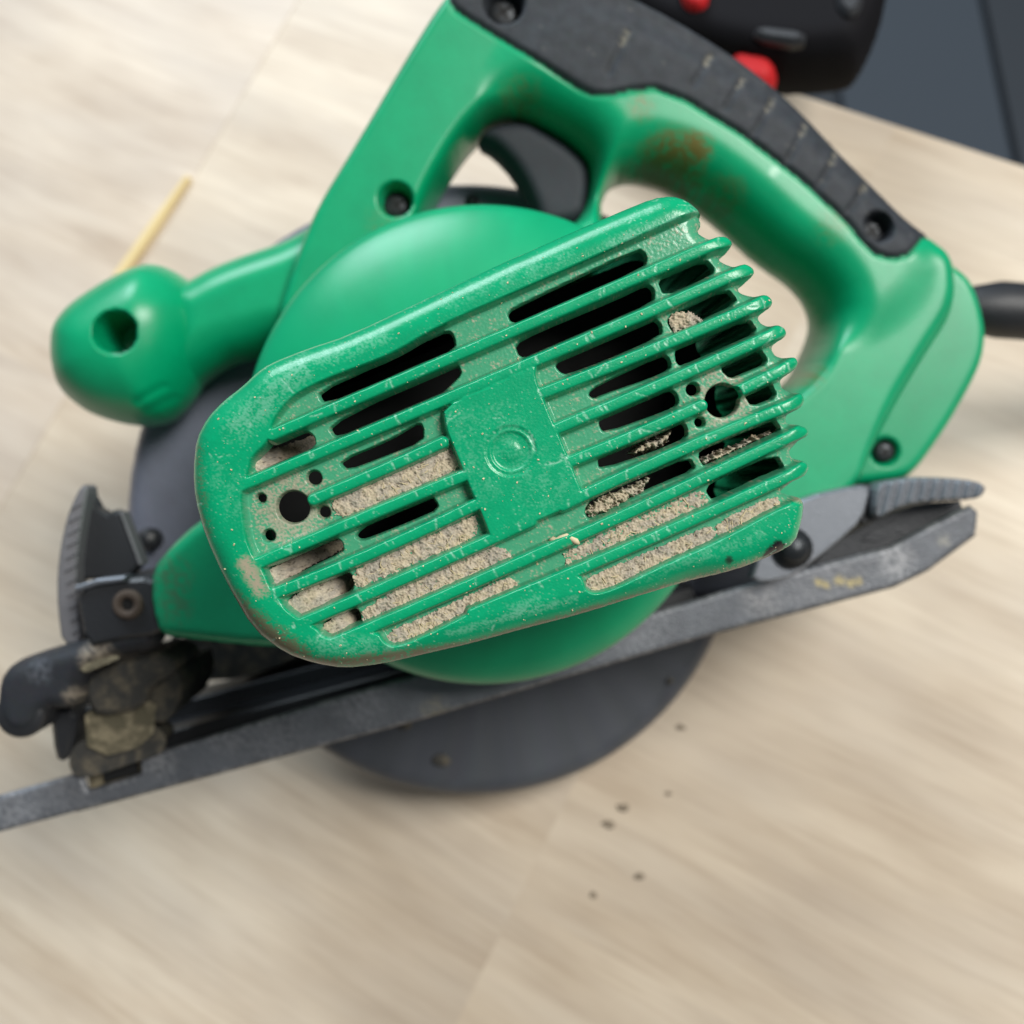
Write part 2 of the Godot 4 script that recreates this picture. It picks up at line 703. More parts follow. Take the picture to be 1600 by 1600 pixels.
# A worktop board whose long grain runs along x, its texture laid flat on it.
func board_mesh(x0: float, x1: float, z0: float, z1: float, thick: float, at: Vector2) -> ArrayMesh:
	var st := SurfaceTool.new()
	st.begin(Mesh.PRIMITIVE_TRIANGLES)
	st.set_smooth_group(-1)
	var b := 0.22
	var lo := [Vector2(x0, z0), Vector2(x1, z0), Vector2(x1, z1), Vector2(x0, z1)]
	var hi := [Vector2(x0 + b, z0 + b), Vector2(x1 - b, z0 + b), Vector2(x1 - b, z1 - b), Vector2(x0 + b, z1 - b)]
	var side := [Vector3(0, 0, -1), Vector3(1, 0, 0), Vector3(0, 0, 1), Vector3(-1, 0, 0)]
	var lay := func(a: Vector3, c: Vector3, d: Vector3, facing: Vector3) -> void:
		var v := [a, c, d]
		if (d - a).cross(c - a).dot(facing) < 0.0:
			v = [a, d, c]
		for p: Vector3 in v:
			st.set_uv(Vector2(p.x - at.x * MM, p.z - p.y - at.y * MM) / 0.45)
			st.add_vertex(p)
	lay.call(up(hi[0], 0), up(hi[1], 0), up(hi[2], 0), Vector3.UP)
	lay.call(up(hi[0], 0), up(hi[2], 0), up(hi[3], 0), Vector3.UP)
	for k in 4:
		var j := (k + 1) % 4
		lay.call(up(lo[k], -b), up(lo[j], -b), up(hi[j], 0), (side[k] + Vector3.UP))
		lay.call(up(lo[k], -b), up(hi[j], 0), up(hi[k], 0), (side[k] + Vector3.UP))
		lay.call(up(lo[k], -thick), up(lo[j], -thick), up(lo[j], -b), side[k])
		lay.call(up(lo[k], -thick), up(lo[j], -b), up(lo[k], -b), side[k])
	lay.call(up(lo[0], -thick), up(lo[1], -thick), up(lo[2], -thick), Vector3.DOWN)
	lay.call(up(lo[0], -thick), up(lo[2], -thick), up(lo[3], -thick), Vector3.DOWN)
	st.generate_normals()
	return st.commit()


func make_table() -> void:
	# two boards whose ends meet in one straight seam; the grain runs along the far edge
	var table := Node3D.new()
	table.name = "worktop"
	add_child(table)
	tag(table, "pale oak worktop of two boards with a fine seam, carrying the saw", "table")
	var turn := deg_to_rad(26.273)
	table.rotation.y = -turn
	var along := Vector2(cos(turn), sin(turn))
	var across := Vector2(-sin(turn), cos(turn))
	var seam_at: Vector2 = Vector2(-163.76, -185.50)
	var edge_at: Vector2 = Vector2(186.61, -174.51)
	var sx := seam_at.dot(along)
	var ez := edge_at.dot(across)
	for k in 2:
		var m := StandardMaterial3D.new()
		m.albedo_texture = wood_texture(31 + 17 * k, 0.0 if k == 0 else 0.03)
		m.roughness = 0.42
		m.metallic_specular = 0.45
		m.texture_repeat = true
		put("board", board_mesh(-900.0 if k == 0 else sx + 0.1, sx - 0.1 if k == 0 else 900.0, ez, ez + 900.0, 28.0, Vector2(90.0 * k, 40.0 + 110.0 * k)), m, table)


func make_cap(saw: Node3D) -> void:
	var outline: PackedVector2Array = rounded(pv([-58.80, -0.66, -58.08, -7.38, -55.69, -11.85, -52.39, -15.28, -48.44, -18.31, -45.41, -21.20, -42.52, -23.18, -34.90, -26.23, -26.35, -29.02, -5.24, -38.98, 7.99, -45.24, 10.64, -46.31, 23.11, -51.92, 31.35, -55.41, 37.60, -57.96, 41.74, -58.39, 44.82, -57.36, 47.64, -55.14, 48.72, -53.04, 47.53, -51.19, 49.27, -50.15, 51.15, -49.63, 53.03, -49.64, 54.38, -48.47, 54.12, -47.01, 52.79, -46.21, 52.12, -45.41, 53.47, -44.62, 55.35, -44.11, 57.51, -43.86, 58.86, -42.94, 59.00, -41.75, 57.80, -40.41, 56.33, -39.34, 56.60, -38.55, 58.09, -38.03, 60.11, -37.77, 62.00, -37.39, 62.95, -36.33, 62.69, -35.13, 61.22, -33.93, 60.69, -32.99, 61.50, -31.93, 63.26, -31.41, 65.15, -30.89, 65.97, -29.83, 65.71, -28.76, 64.10, -27.55, 63.71, -26.49, 64.53, -25.16, 66.42, -24.76, 68.05, -24.37, 68.47, -23.30, 68.07, -22.23, 66.32, -20.89, 65.65, -19.96, 65.80, -18.49, 67.16, -17.82, 69.06, -17.16, 69.89, -15.82, 69.50, -14.35, 67.61, -12.88, 66.81, -11.94, 67.09, -10.87, 68.58, -10.20, 70.35, -9.67, 70.91, -8.59, 70.37, -7.39, 68.63, -5.77, 67.68, -4.83, 67.97, -3.63, 69.33, -3.09, 70.56, -2.28, 70.98, -1.21, 70.44, 0.00, 68.56, 1.75, 66.67, 3.09, 65.59, 4.03, 67.22, 4.44, 69.40, 4.98, 70.37, 6.46, 69.99, 9.96, 68.54, 14.82, 64.21, 17.24, 55.81, 20.59, 38.92, 24.98, 22.76, 30.03, 11.21, 32.94, -0.31, 36.11, -10.73, 38.47, -19.27, 40.44, -27.51, 41.32, -33.74, 40.21, -39.94, 38.04, -46.51, 32.92, -52.34, 22.65, -56.58, 12.69, -58.47, 5.41]), 1)
	var recess: PackedVector2Array = rounded(pv([-40.77, -11.61, -38.25, -14.78, -35.75, -16.76, -29.55, -19.81, -17.16, -24.33, -7.37, -30.29, 10.64, -38.29, 27.25, -45.77, 43.90, -53.40, 49.24, -55.82, 76.45, -24.13, 75.36, 2.69, 70.21, 4.57, 63.72, 7.39, 51.97, 13.70, 38.89, 19.46, 29.47, 24.14, 25.44, 25.20, 23.42, 24.25, 23.01, 22.50, 22.07, 21.02, 13.35, 23.14, 8.79, 23.93, -0.30, 28.72, -10.72, 34.04, -16.45, 36.16, -18.58, 35.07, -20.03, 32.65, -28.80, 34.35, -31.31, 33.80, -32.23, 32.19, -35.92, 30.31, -39.08, 27.89, -39.86, 26.29, -41.82, 24.01, -43.24, 20.28, -45.33, 17.22, -46.87, 13.50, -47.61, 7.54, -47.85, 3.96, -46.23, -0.66, -45.82, -3.17, -42.25, -6.60, -41.57, -9.50]), 2)
	var panel: PackedVector2Array = rounded(pv([-6.35, -13.79, 4.00, -18.58, 13.05, -22.85, 12.78, -19.93, 15.72, -12.64, 18.67, -6.00, 21.35, 0.67, 23.24, 5.34, 18.69, 7.48, 11.20, 10.81, 3.72, 14.01, 1.99, 9.33, -0.67, 3.33, -3.32, -3.32, -5.70, -9.03]), 1)
	var ribs := [
		pv([-41.58, -7.90, -33.74, -11.30, -25.88, -14.69, -18.01, -18.10, -10.12, -21.50, -2.23, -24.92, 5.67, -28.34, 13.58, -31.76, 21.50, -35.19, 29.44, -38.62, 37.38, -42.06, 45.34, -45.51, 53.30, -48.96]),
		pv([-49.15, 3.11, -41.57, -0.10, -33.97, -3.31, -26.37, -6.54, -18.76, -9.78, -11.14, -13.03, -3.50, -16.30, 4.14, -19.58, 11.79, -22.87, 19.45, -26.17, 27.13, -29.49, 34.81, -32.82, 42.50, -36.16, 50.20, -39.51, 57.92, -42.88]),
		pv([12.78, -16.04, 19.75, -18.74, 26.73, -21.50, 33.71, -24.32, 40.71, -27.21, 47.71, -30.15, 54.72, -33.16, 61.74, -36.23]),
		pv([16.26, -8.88, 23.18, -11.76, 30.11, -14.69, 37.05, -17.67, 44.00, -20.70, 50.96, -23.77, 57.92, -26.89, 64.89, -30.06]),
		pv([19.34, -2.13, 26.40, -4.98, 33.46, -7.94, 40.53, -11.00, 47.61, -14.17]),
		pv([55.41, -17.24, 59.62, -19.24, 63.84, -21.25, 68.06, -23.26]),
		pv([18.42, 6.72, 25.67, 3.24, 32.92, -0.13, 40.19, -3.40, 47.47, -6.57, 54.75, -9.63, 62.04, -12.59, 69.35, -15.44]),
		pv([-31.99, 36.44, -24.22, 33.17, -16.44, 29.87, -8.65, 26.52, -0.85, 23.12, 6.96, 19.69, 14.78, 16.21, 22.62, 12.68, 30.46, 9.12, 38.31, 5.51, 46.17, 1.86, 54.04, -1.84, 61.92, -5.58, 69.81, -9.36]),
		pv([-0.30, 29.23, 7.44, 26.09, 15.19, 22.90, 22.96, 19.64, 30.73, 16.33, 38.52, 12.96, 46.31, 9.54, 54.12, 6.06, 61.93, 2.52, 69.75, -1.08]),
		pv([-33.13, 5.42, -26.45, 2.60, -19.76, -0.31, -13.07, -3.30, -6.37, -6.38]),
		pv([-47.72, 20.01, -40.12, 16.62, -32.51, 13.28, -24.90, 10.00, -17.27, 6.77, -9.64, 3.60, -2.00, 0.47]),
		pv([-43.15, 25.61, -35.76, 22.71, -28.37, 19.67, -20.96, 16.48, -13.54, 13.16, -6.11, 9.70, 1.32, 6.09]),
		pv([-37.92, 32.02, -30.81, 28.96, -23.70, 25.86, -16.58, 22.74, -9.44, 19.58, -2.30, 16.38, 4.84, 13.16, 12.00, 9.90])]
	var slots := [
		pv([-32.19, -16.90, -19.92, -22.60, -6.70, -29.24, -4.59, -29.38, -3.95, -26.22, -11.76, -23.16, -19.69, -19.57, -31.17, -14.80]),
		pv([7.34, -33.66, 10.52, -35.39, 34.46, -46.87, 36.05, -45.70, 35.78, -43.58, 10.77, -32.62, 8.11, -31.81]),
		pv([-45.81, -3.17, -45.01, -4.75, -39.75, -6.87, -35.01, -8.59, -33.59, -7.70, -33.33, -5.95, -37.55, -3.70, -42.17, -1.19, -44.80, -0.00]),
		pv([-30.00, -9.78, -19.96, -15.08, -4.60, -22.26, -3.28, -22.26, -2.86, -20.88, -5.16, -18.56, -7.28, -16.57, -19.72, -11.65, -28.71, -7.67]),
		pv([8.93, -27.07, 13.19, -29.33, 31.29, -36.95, 36.36, -39.49, 37.67, -38.47, 37.55, -36.19, 24.35, -30.44, 11.97, -24.96, 9.84, -24.69]),
		pv([39.04, -40.57, 42.52, -42.18, 48.53, -44.73, 50.64, -42.61, 47.96, -41.01, 40.21, -37.65]),
		pv([17.33, -22.87, 19.86, -24.33, 37.73, -32.36, 39.14, -31.30, 39.32, -29.17, 28.10, -24.22, 19.69, -21.14, 18.44, -21.52]),
		pv([40.94, -32.50, 44.55, -34.37, 53.25, -38.66, 55.53, -36.16, 48.16, -32.67, 42.28, -29.72]),
		pv([-27.93, -2.38, -17.34, -6.88, -12.04, -10.08, -10.85, -10.08, -10.88, -6.90, -19.76, -3.45, -26.38, -0.95]),
		pv([24.33, -16.79, 26.55, -18.52, 39.91, -24.80, 41.05, -23.88, 41.23, -22.14, 37.48, -20.40, 26.74, -16.74, 25.43, -16.02]),
		pv([42.73, -25.08, 43.13, -26.41, 57.88, -32.45, 59.61, -29.93, 54.91, -27.78, 43.91, -22.95, 43.10, -23.49]),
		pv([26.62, -10.58, 27.25, -11.61, 41.31, -17.50, 42.69, -16.48, 42.87, -14.69, 40.86, -13.48, 27.59, -8.80]),
		pv([52.44, -22.06, 53.37, -22.99, 60.09, -26.21, 62.09, -23.54, 56.97, -21.39, 54.42, -20.32]),
		pv([57.65, -16.51, 58.29, -17.55, 62.46, -19.16, 64.01, -16.33, 59.03, -14.45]),
		pv([26.47, -3.06, 27.94, -4.01, 43.76, -10.70, 44.74, -9.69, 44.79, -7.75, 40.90, -5.74, 26.81, -1.06]),
		pv([23.61, 7.94, 25.13, 5.61, 37.34, 0.40, 45.40, -3.08, 46.74, -0.94, 38.94, 2.28, 35.85, 3.61, 24.58, 9.63]),
		pv([47.69, -4.02, 49.44, -5.23, 63.31, -11.40, 65.06, -8.99, 59.12, -6.43, 49.16, -1.34]),
		pv([49.22, 3.21, 53.53, 0.80, 63.92, -3.76, 65.67, -0.80, 60.53, 0.54, 51.09, 5.77]),
		pv([-42.97, 19.89, -37.95, 17.64, -28.82, 13.81, -27.79, 14.55, -27.65, 16.33, -35.73, 20.17, -41.03, 23.22, -42.21, 22.81]),
		pv([-24.65, 13.00, -21.38, 10.36, -8.90, 4.78, -7.47, 7.32, -13.19, 9.84, -21.16, 13.02, -23.56, 13.77]),
		pv([-39.21, 26.56, -33.37, 23.12, -28.33, 21.14, -25.95, 21.01, -25.29, 23.67, -27.29, 25.66, -31.54, 27.51, -35.26, 29.90, -37.77, 29.62]),
		pv([-31.69, 32.06, -29.43, 30.07, -25.45, 28.35, -24.23, 29.08, -23.88, 31.03, -25.35, 32.36, -28.67, 33.95, -30.84, 33.43])]
	var round_holes := [[Vector2(-37.75, 7.02), 3.47], [Vector2(52.46, -15.38), 3.60], [Vector2(-33.36, 0.93), 1.60], [Vector2(-31.30, 8.09), 1.33], [Vector2(-44.44, 5.16), 1.07], [Vector2(-42.79, 12.98), 1.33], [Vector2(46.25, -17.77), 1.40], [Vector2(47.77, -10.84), 1.07]]
	var fills := [
		[pv([-29.16, 5.48, -21.41, 1.74, -4.95, -5.49, -3.35, -3.75, -3.62, -1.47, -6.70, 0.27, -21.43, 6.83, -28.37, 8.83]), 3.00, 0.45, 0.0],
		[pv([-24.70, 21.46, -21.48, 18.24, -0.01, 9.14, 0.25, 11.83, -0.69, 13.71, -21.50, 22.14, -24.18, 23.75]), 3.10, 0.50, 0.0],
		[pv([-23.00, 28.87, -10.78, 21.91, 4.02, 15.61, 6.71, 16.43, 7.39, 17.91, 5.36, 19.39, -10.79, 26.09, -22.47, 30.90]), 3.10, 0.55, 0.0],
		[pv([-18.20, 34.97, -17.26, 33.49, -6.77, 29.08, 7.12, 22.10, 9.01, 23.60, 8.06, 24.67, -0.30, 28.57, -10.81, 33.93, -16.60, 36.20]), 3.00, 0.50, 0.0],
		[pv([19.68, 16.59, 44.60, 5.54, 48.41, 4.06, 49.10, 6.36, 46.66, 7.98, 39.19, 10.68, 25.50, 17.56, 20.22, 19.98]), 3.20, 0.60, 0.0],
		[pv([23.62, 23.78, 24.43, 22.43, 44.65, 13.81, 49.81, 11.51, 50.92, 13.68, 48.07, 15.58, 39.23, 19.22, 29.73, 23.80, 25.66, 25.28]), 3.00, 0.50, 0.0],
		[pv([51.59, 10.97, 63.84, 5.15, 64.54, 6.92, 61.00, 9.49, 52.28, 13.55]), 3.10, 0.35, 0.0],
		[pv([-40.21, 27.32, -33.52, 23.04, -28.44, 21.18, -25.51, 21.46, -25.25, 23.88, -27.67, 26.03, -31.95, 27.89, -35.70, 30.57, -38.63, 30.29]), 3.70, 0.22, 9.0],
		[pv([-32.51, 32.74, -29.56, 30.06, -25.54, 28.32, -23.94, 29.27, -23.81, 31.30, -25.70, 32.91, -29.05, 34.51, -31.58, 33.96]), 3.70, 0.22, 6.0],
		[pv([-46.62, -2.40, -45.28, -4.79, -39.97, -6.93, -35.18, -8.67, -33.60, -6.67, -42.66, -1.07, -45.85, 0.27]), 3.60, 0.25, 14.0],
		[pv([-43.75, 20.46, -38.15, 17.79, -28.94, 13.92, -27.88, 16.34, -36.17, 20.48, -41.78, 23.69]), 3.60, 0.22, 14.0],
		[pv([37.84, -47.70, 38.91, -49.04, 42.95, -50.66, 43.77, -48.81, 40.27, -46.12, 38.66, -45.31]), 3.60, 0.60, 0.0],
		[pv([41.42, -32.65, 43.31, -33.59, 46.42, -33.07, 47.38, -32.28, 44.41, -30.66, 41.97, -30.38]), 3.00, 0.70, 0.0],
		[pv([23.58, 8.09, 25.47, 5.66, 35.08, 1.62, 37.78, 0.27, 36.17, 3.78, 29.67, 7.42, 24.67, 9.71]), 4.20, 0.90, 0.0],
		[pv([33.02, -3.77, 35.04, -6.74, 40.46, -8.63, 43.16, -10.25, 41.82, -6.21, 36.41, -4.04]), 6.00, 0.90, 0.0],
		[pv([47.55, -3.24, 49.99, -3.78, 59.50, -7.84, 66.31, -10.01, 65.64, -8.93, 59.51, -6.22, 49.19, -1.08]), 5.00, 0.60, 0.0]]
	var g := Grid.new()
	var angle := deg_to_rad(-21.5)
	g.start(Vector2(-72, -46), Vector2(76, 50), 0.25, angle)
	var n := g.nx * g.ny
	g.d = g.add_polygon(g.filled(-7.0), outline, 7.0)
	var rib := g.filled(-3.0)
	var rib_id := PackedInt32Array()
	rib_id.resize(n)
	for k in ribs.size():
		g.add_line(rib, ribs[k], 1.22, 2.0, rib_id, k + 1)
		if k <= 8 and k != 4:
			# the free ends are a little stouter
			var tip: Vector2 = ribs[k][ribs[k].size() - 1]
			var before: Vector2 = ribs[k][ribs[k].size() - 2]
			var way := (tip - before).normalized()
			for w in 5:
				g.add_line(rib, PackedVector2Array([tip - way * (3.4 - w * 0.75), tip - way * 0.2]), 1.27 + w * 0.08, 2.0, rib_id, k + 1)
	var q := g.add_polygon(g.filled(-2.0), recess, 2.0)
	var pd := g.add_polygon(g.filled(-2.0), panel, 2.0)
	var hull := g.add_polygon(g.filled(-8.0), Geometry2D.convex_hull(outline), 8.0)
	var slot := g.filled(-2.0)
	for s in slots:
		slot = g.add_polygon(slot, Geometry2D.offset_polygon(rounded(s, 1), 0.33, Geometry2D.JOIN_ROUND)[0], 2.0)
	var bore := g.filled(-2.0)
	for s in round_holes:
		var p: Vector2 = g.local(s[0])
		for k in n:
			var x := g.o.x + (k % g.nx) * g.c - p.x
			if absf(x) < 8.0:
				var y := g.o.y + (k / g.nx) * g.c - p.y
				bore[k] = maxf(bore[k], float(s[1]) - sqrt(x * x + y * y))
	var emblem: Vector2 = Vector2(7.72, -4.66)
	var screw_a: Vector2 = Vector2(-37.75, 7.02)
	var screw_b: Vector2 = Vector2(52.46, -15.38)
	# marks that lie on the rim: [from, to, radius, colour, strength]
	var pale := Color(0.17, 0.48, 0.33)
	var grime := Color(0.14, 0.115, 0.07)
	var clay := Color(0.36, 0.30, 0.22)
	var marks := [
		[Vector2(-48.52, -9.49), Vector2(-35.58, -21.89), 4.2, pale, 0.6], [Vector2(-35.58, -21.89), Vector2(-18.46, -28.40), 2.6, pale, 0.5], [Vector2(-47.05, 18.54), Vector2(-44.06, 23.87), 2.6, clay, 0.95],
		[Vector2(-52.14, 0.00), Vector2(-48.27, 7.93), 4.5, pale, 0.28], [Vector2(-31.99, 35.27), Vector2(-16.06, 37.37), 3.6, pale, 0.5], [Vector2(-53.02, 25.17), Vector2(-35.98, 38.59), 4.2, grime, 0.95],
		[Vector2(-35.99, 40.20), Vector2(-0.04, 36.65), 2.2, grime, 0.95], [Vector2(-0.04, 36.38), Vector2(40.27, 24.99), 2.0, grime, 0.9], [Vector2(40.27, 24.99), Vector2(64.62, 17.24), 1.6, clay, 0.7],
		[Vector2(-5.38, 33.40), Vector2(21.41, 26.13), 1.2, pale, 0.55], [Vector2(7.99, 28.76), Vector2(13.35, 26.77), 2.4, pale, 0.5], [Vector2(34.85, 21.46), Vector2(59.15, 13.18), 2.2, pale, 0.4],
		[Vector2(29.24, -47.49), Vector2(45.90, -54.21), 2.4, pale, 0.55], [Vector2(-5.25, -35.70), Vector2(18.60, -45.05), 2.8, pale, 0.4], [Vector2(-57.32, -5.27), Vector2(-55.53, 13.22), 2.2, grime, 0.5],
		[Vector2(62.71, 17.23), Vector2(64.06, 15.62), 2.1, Color(0.012, 0.014, 0.016), 1.6], [Vector2(53.49, 18.02), Vector2(53.76, 18.29), 1.2, Color(0.02, 0.05, 0.03), 1.0],
		[Vector2(-2.64, -11.95), Vector2(2.66, 2.66), 4.5, pale, 0.3], [Vector2(5.33, -10.63), Vector2(13.33, 1.33), 7.0, pale, 0.3], [Vector2(12.00, 8.01), Vector2(18.68, 2.67), 5.0, pale, 0.2],
		[Vector2(65.18, 4.03), Vector2(69.41, 5.65), 1.2, clay, 0.8], [Vector2(14.68, 18.72), Vector2(21.38, 14.71), 1.4, clay, 0.5]]
	var spot := FastNoiseLite.new()
	spot.seed = 77
	spot.frequency = 1.3
	spot.fractal_octaves = 2
	var grit := FastNoiseLite.new()
	grit.seed = 79
	grit.frequency = 1.7
	grit.fractal_octaves = 2
	grit.fractal_gain = 0.6
	var nick := FastNoiseLite.new()
	nick.seed = 78
	nick.frequency = 0.75
	var radius := 6.0
	# fine scratches and knocks from years of use
	var scratch := g.filled(-1.0)
	var ignored := PackedInt32Array()
	ignored.resize(n)
	var dice := RandomNumberGenerator.new()
	dice.seed = 404
	for k in 150:
		var at := outline[dice.randi() % outline.size()].lerp(emblem, pow(dice.randf(), 2.2) * 0.9) + Vector2(dice.randf_range(-5, 5), dice.randf_range(-5, 5))
		var way := Vector2.from_angle(angle + dice.randfn(0.0, 0.75)) * dice.randf_range(0.4, 3.4) * (0.4 + dice.randf())
		g.add_line(scratch, PackedVector2Array([at, at + way * 0.6 + Vector2(dice.randf_range(-0.2, 0.2), 0.1), at + way]), dice.randf_range(0.07, 0.22), 0.3, ignored, 0)
	for r in ribs:
		for k in 9:
			var s: int = dice.randi() % (r.size() - 1)
			var at: Vector2 = r[s].lerp(r[s + 1], dice.randf())
			var over := Vector2.from_angle(angle + PI / 2.0 + dice.randf_range(-0.5, 0.5)) * dice.randf_range(0.4, 1.2)
			g.add_line(scratch, PackedVector2Array([at - over, at + over * dice.randf()]), dice.randf_range(0.08, 0.2), 0.3, ignored, 0)
	g.cut = g.filled(-1.0)
	for k in n:
		var d := g.d[k]
		if d < -1.0:
			continue
		var p := g.place(k)
		var fine := spot.get_noise_2d(p.x, p.y)
		var broad := soft_noise.get_noise_2d(p.x * 2.0, p.y * 2.0)
		radius = lerpf(6.0, lerpf(3.2, 1.5, smooth(-0.8, 0.3, rib[k])), smooth(42.0, 54.0, p.x - p.y * 0.12))
		var w := maxf(0.0, radius - maxf(d, 0.0))
		var top := sqrt(maxf(0.0, radius * radius - w * w)) - radius
		# the trough between the ribs, its walls drafted, its shoulders rounded
		var s := minf(q[k], minf(-rib[k], -pd[k]))
		slot[k] = maxf(minf(slot[k], s - 0.52), bore[k])
		var deep := smooth(-0.22, 0.62, s)
		var y := top - 3.3 * deep
		if rib[k] > 0.0 and pd[k] < 0.3 and q[k] > 0.5:
			y -= 0.16 * (1.0 - rib[k] / 1.15) * (1.0 - rib[k] / 1.15)
		if p.x > 36.0:
			y -= 1.7 * pow(1.0 - smooth(-1.0, 7.5, hull[k]), 2.0) * smooth(36.0, 50.0, p.x)
		y -= 2.2 * smooth(-0.12, 0.24, slot[k])
		var er := p.distance_to(emblem)
		if er < 7.0:
			y -= 0.22 * (smooth(4.3, 4.55, er) - smooth(5.15, 5.4, er)) + 0.55 * (1.0 - smooth(3.6, 4.6, er)) - 0.22 * (1.0 - smooth(1.0, 2.6, er))
			if er < 2.0:
				y += 0.05 * fine
		y += 0.014 * nick.get_noise_2d(p.x, p.y) * (1.0 - deep) + 0.05 * fine * deep
		g.h[k] = y
		g.cut[k] = slot[k] - 0.2
		# what it is made of: green plastic, pale wear, packed dust with its own grain
		var c := GREEN * (1.0 + 0.10 * broad + 0.07 * fine)
		var patch := rough_noise.get_noise_2d(p.x * 1.3, p.y * 1.3)
		if deep > 0.35:
			var near_hole := minf(p.distance_to(screw_a), p.distance_to(screw_b) + 2.0)
			var amount := -0.10 + 0.75 * patch + 0.25 * broad
			if near_hole < 8.5:
				amount += 1.5 * (1.0 - near_hole / 12.0)
			var grain := smooth(-0.35, 0.45, fine + amount - 0.35)
			c = mixed(c, DUST * (0.85 + 0.35 * fine), grain * smooth(0.35, 0.8, deep) * 0.8)
			c = mixed(c, Color(0.13, 0.38, 0.25), 0.5 * (1.0 - grain))
		else:
			var chip := nick.get_noise_2d(p.x * 2.4 + 40.0, p.y * 2.4)
			if chip > 0.42:
				c = mixed(c, Color(0.36, 0.56, 0.45), (chip - 0.42) * 4.0 * clampf(0.5 + broad, 0.0, 1.0))
			for m in marks:
				var a: Vector2 = m[0]
				var ab: Vector2 = m[1] - a
				var dist := (p - a - ab * clampf((p - a).dot(ab) / ab.length_squared(), 0.0, 1.0)).length() / float(m[2])
				if dist < 1.0:
					var st: float = float(m[4]) * (1.0 - dist * dist)
					c = mixed(c, m[3], st * smooth(-0.35, 0.4, fine * 0.9 + patch * 0.8 + st - 0.45))
		if scratch[k] > -0.12 and deep < 0.4:
			c = mixed(c, Color(0.27, 0.55, 0.41), 0.75 * smooth(-0.12, 0.1, scratch[k]) * smooth(-0.5, 0.2, fine))
			g.h[k] -= 0.06 * smooth(-0.12, 0.1, scratch[k])
		c.a = 1.0
		g.color[k] = c
		if rib[k] > -0.7 and rib[k] > pd[k] - 0.4 and q[k] > -0.3 and pd[k] < 0.0:
			g.region[k] = rib_id[k]
		elif pd[k] > -0.6:
			g.region[k] = 100
	var meshes := grid_meshes(g, 240.0, false, 150.0)
	var cap := put("motor_cap", meshes[0], M["plastic"], saw)
	cap.set_meta("label", "scuffed green motor end cap with a dusty ribbed grille")
	for r in meshes:
		if r == 100:
			put("centre_panel", meshes[r], M["plastic"], cap)
		elif r > 0:
			put("rib", meshes[r], M["plastic"], cap)
	# an added black slab deep behind the slots, their dark put into its colour
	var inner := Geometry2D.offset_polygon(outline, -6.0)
	put("slot_dark_backing", prism(inner[0], 160.0, 192.0, 1.0), M["black"], cap)
	# packed dust in the slots
	for f in fills:
		var area_of: PackedVector2Array = rounded(f[0], 2)
		if float(f[1]) < 3.4:
			area_of = Geometry2D.offset_polygon(rounded(f[0], 1), 0.6, Geometry2D.JOIN_MITER)[0]
		var dg := Grid.new()
		var lo: Vector2 = Vector2.INF
		var hi: Vector2 = -Vector2.INF
		dg.e = Vector2(cos(angle), sin(angle))
		dg.f = Vector2(-sin(angle), cos(angle))
		for p in dg.locals(area_of):
			lo = lo.min(p)
			hi = hi.max(p)
		dg.start(lo - Vector2(1.5, 1.5), hi + Vector2(1.5, 1.5), 0.17, angle)
		dg.d = dg.add_polygon(dg.filled(-3.0), area_of, 3.0)
		for k in dg.d.size():
			if dg.d[k] < -0.9:
				continue
			var p := dg.place(k)
			var a := grit.get_noise_2d(p.x + 9.0, p.y)
			var b := rough_noise.get_noise_2d(p.x * 2.2, p.y * 2.2)
			var rag: float = 1.1 * float(f[2]) * b + 0.35 * a
			dg.d[k] += rag
			var edge := 1.0 - smooth(0.0, 0.8, dg.d[k])
			var along := smooth(0.05 if float(f[3]) > 12.0 else 0.45, 0.5 if float(f[3]) > 12.0 else 1.0, (dg.local(p).x - lo.x) / (hi.x - lo.x))
			dg.h[k] = -float(f[1]) + (0.12 if float(f[1]) < 3.4 else 0.0) - float(f[3]) * along + float(f[2]) * (0.5 * a + 0.8 * b) - edge * (0.15 + 2.2 * maxf(0.0, float(f[1]) - 3.8))
			var tone := soft_noise.get_noise_2d(p.x * 3.0 + 50.0, p.y * 3.0)
			var c := DUST.lerp(Color(0.50, 0.41, 0.25), clampf(tone * 1.3, 0.0, 0.28)).lerp(Color(0.30, 0.28, 0.25), clampf(-tone * 1.5, 0.0, 0.6)) * (1.0 + 0.34 * a + 0.30 * b)
			if 0.6 * a + b < -0.36:
				c = c.lerp(Color(0.10, 0.085, 0.065), clampf((-0.36 - 0.6 * a - b) * 3.0, 0.0, 0.75))
			if nick.get_noise_2d(p.x * 2.0, p.y * 2.0 + 90.0) > 0.38:
				c = c.lerp(Color(0.60, 0.51, 0.36), 0.6)
			c.a = 1.0
			dg.color[k] = c
		var dm := grid_meshes(dg, 240.0, false)
		put("packed_dust", dm[0], M["dust"], cap)
	# pale fibres in the packed dust
	var fibre := BoxMesh.new()
	fibre.size = Vector3(1.3, 0.13, 0.16) * MM
	var fm := MultiMesh.new()
	fm.transform_format = MultiMesh.TRANSFORM_3D
	fm.mesh = fibre
	fm.instance_count = 240
	for i in 240:
		var f: Array = fills[rng.randi() % 7]
		var poly: PackedVector2Array = f[0]
		var s := rng.randi() % poly.size()
		var p := poly[s].lerp(poly[(s + poly.size() / 2) % poly.size()], rng.randf()).lerp(poly[(s + 1) % poly.size()], rng.randf() * 0.5)
		var turned_by := Basis.from_euler(Vector3(rng.randf_range(-0.3, 0.3), rng.randf() * TAU, rng.randf_range(-0.35, 0.35))).scaled(Vector3.ONE * (0.4 + 0.9 * rng.randf()))
		fm.set_instance_transform(i, Transform3D(turned_by, Vector3(p.x, 240.22 - float(f[1]), p.y) * MM))
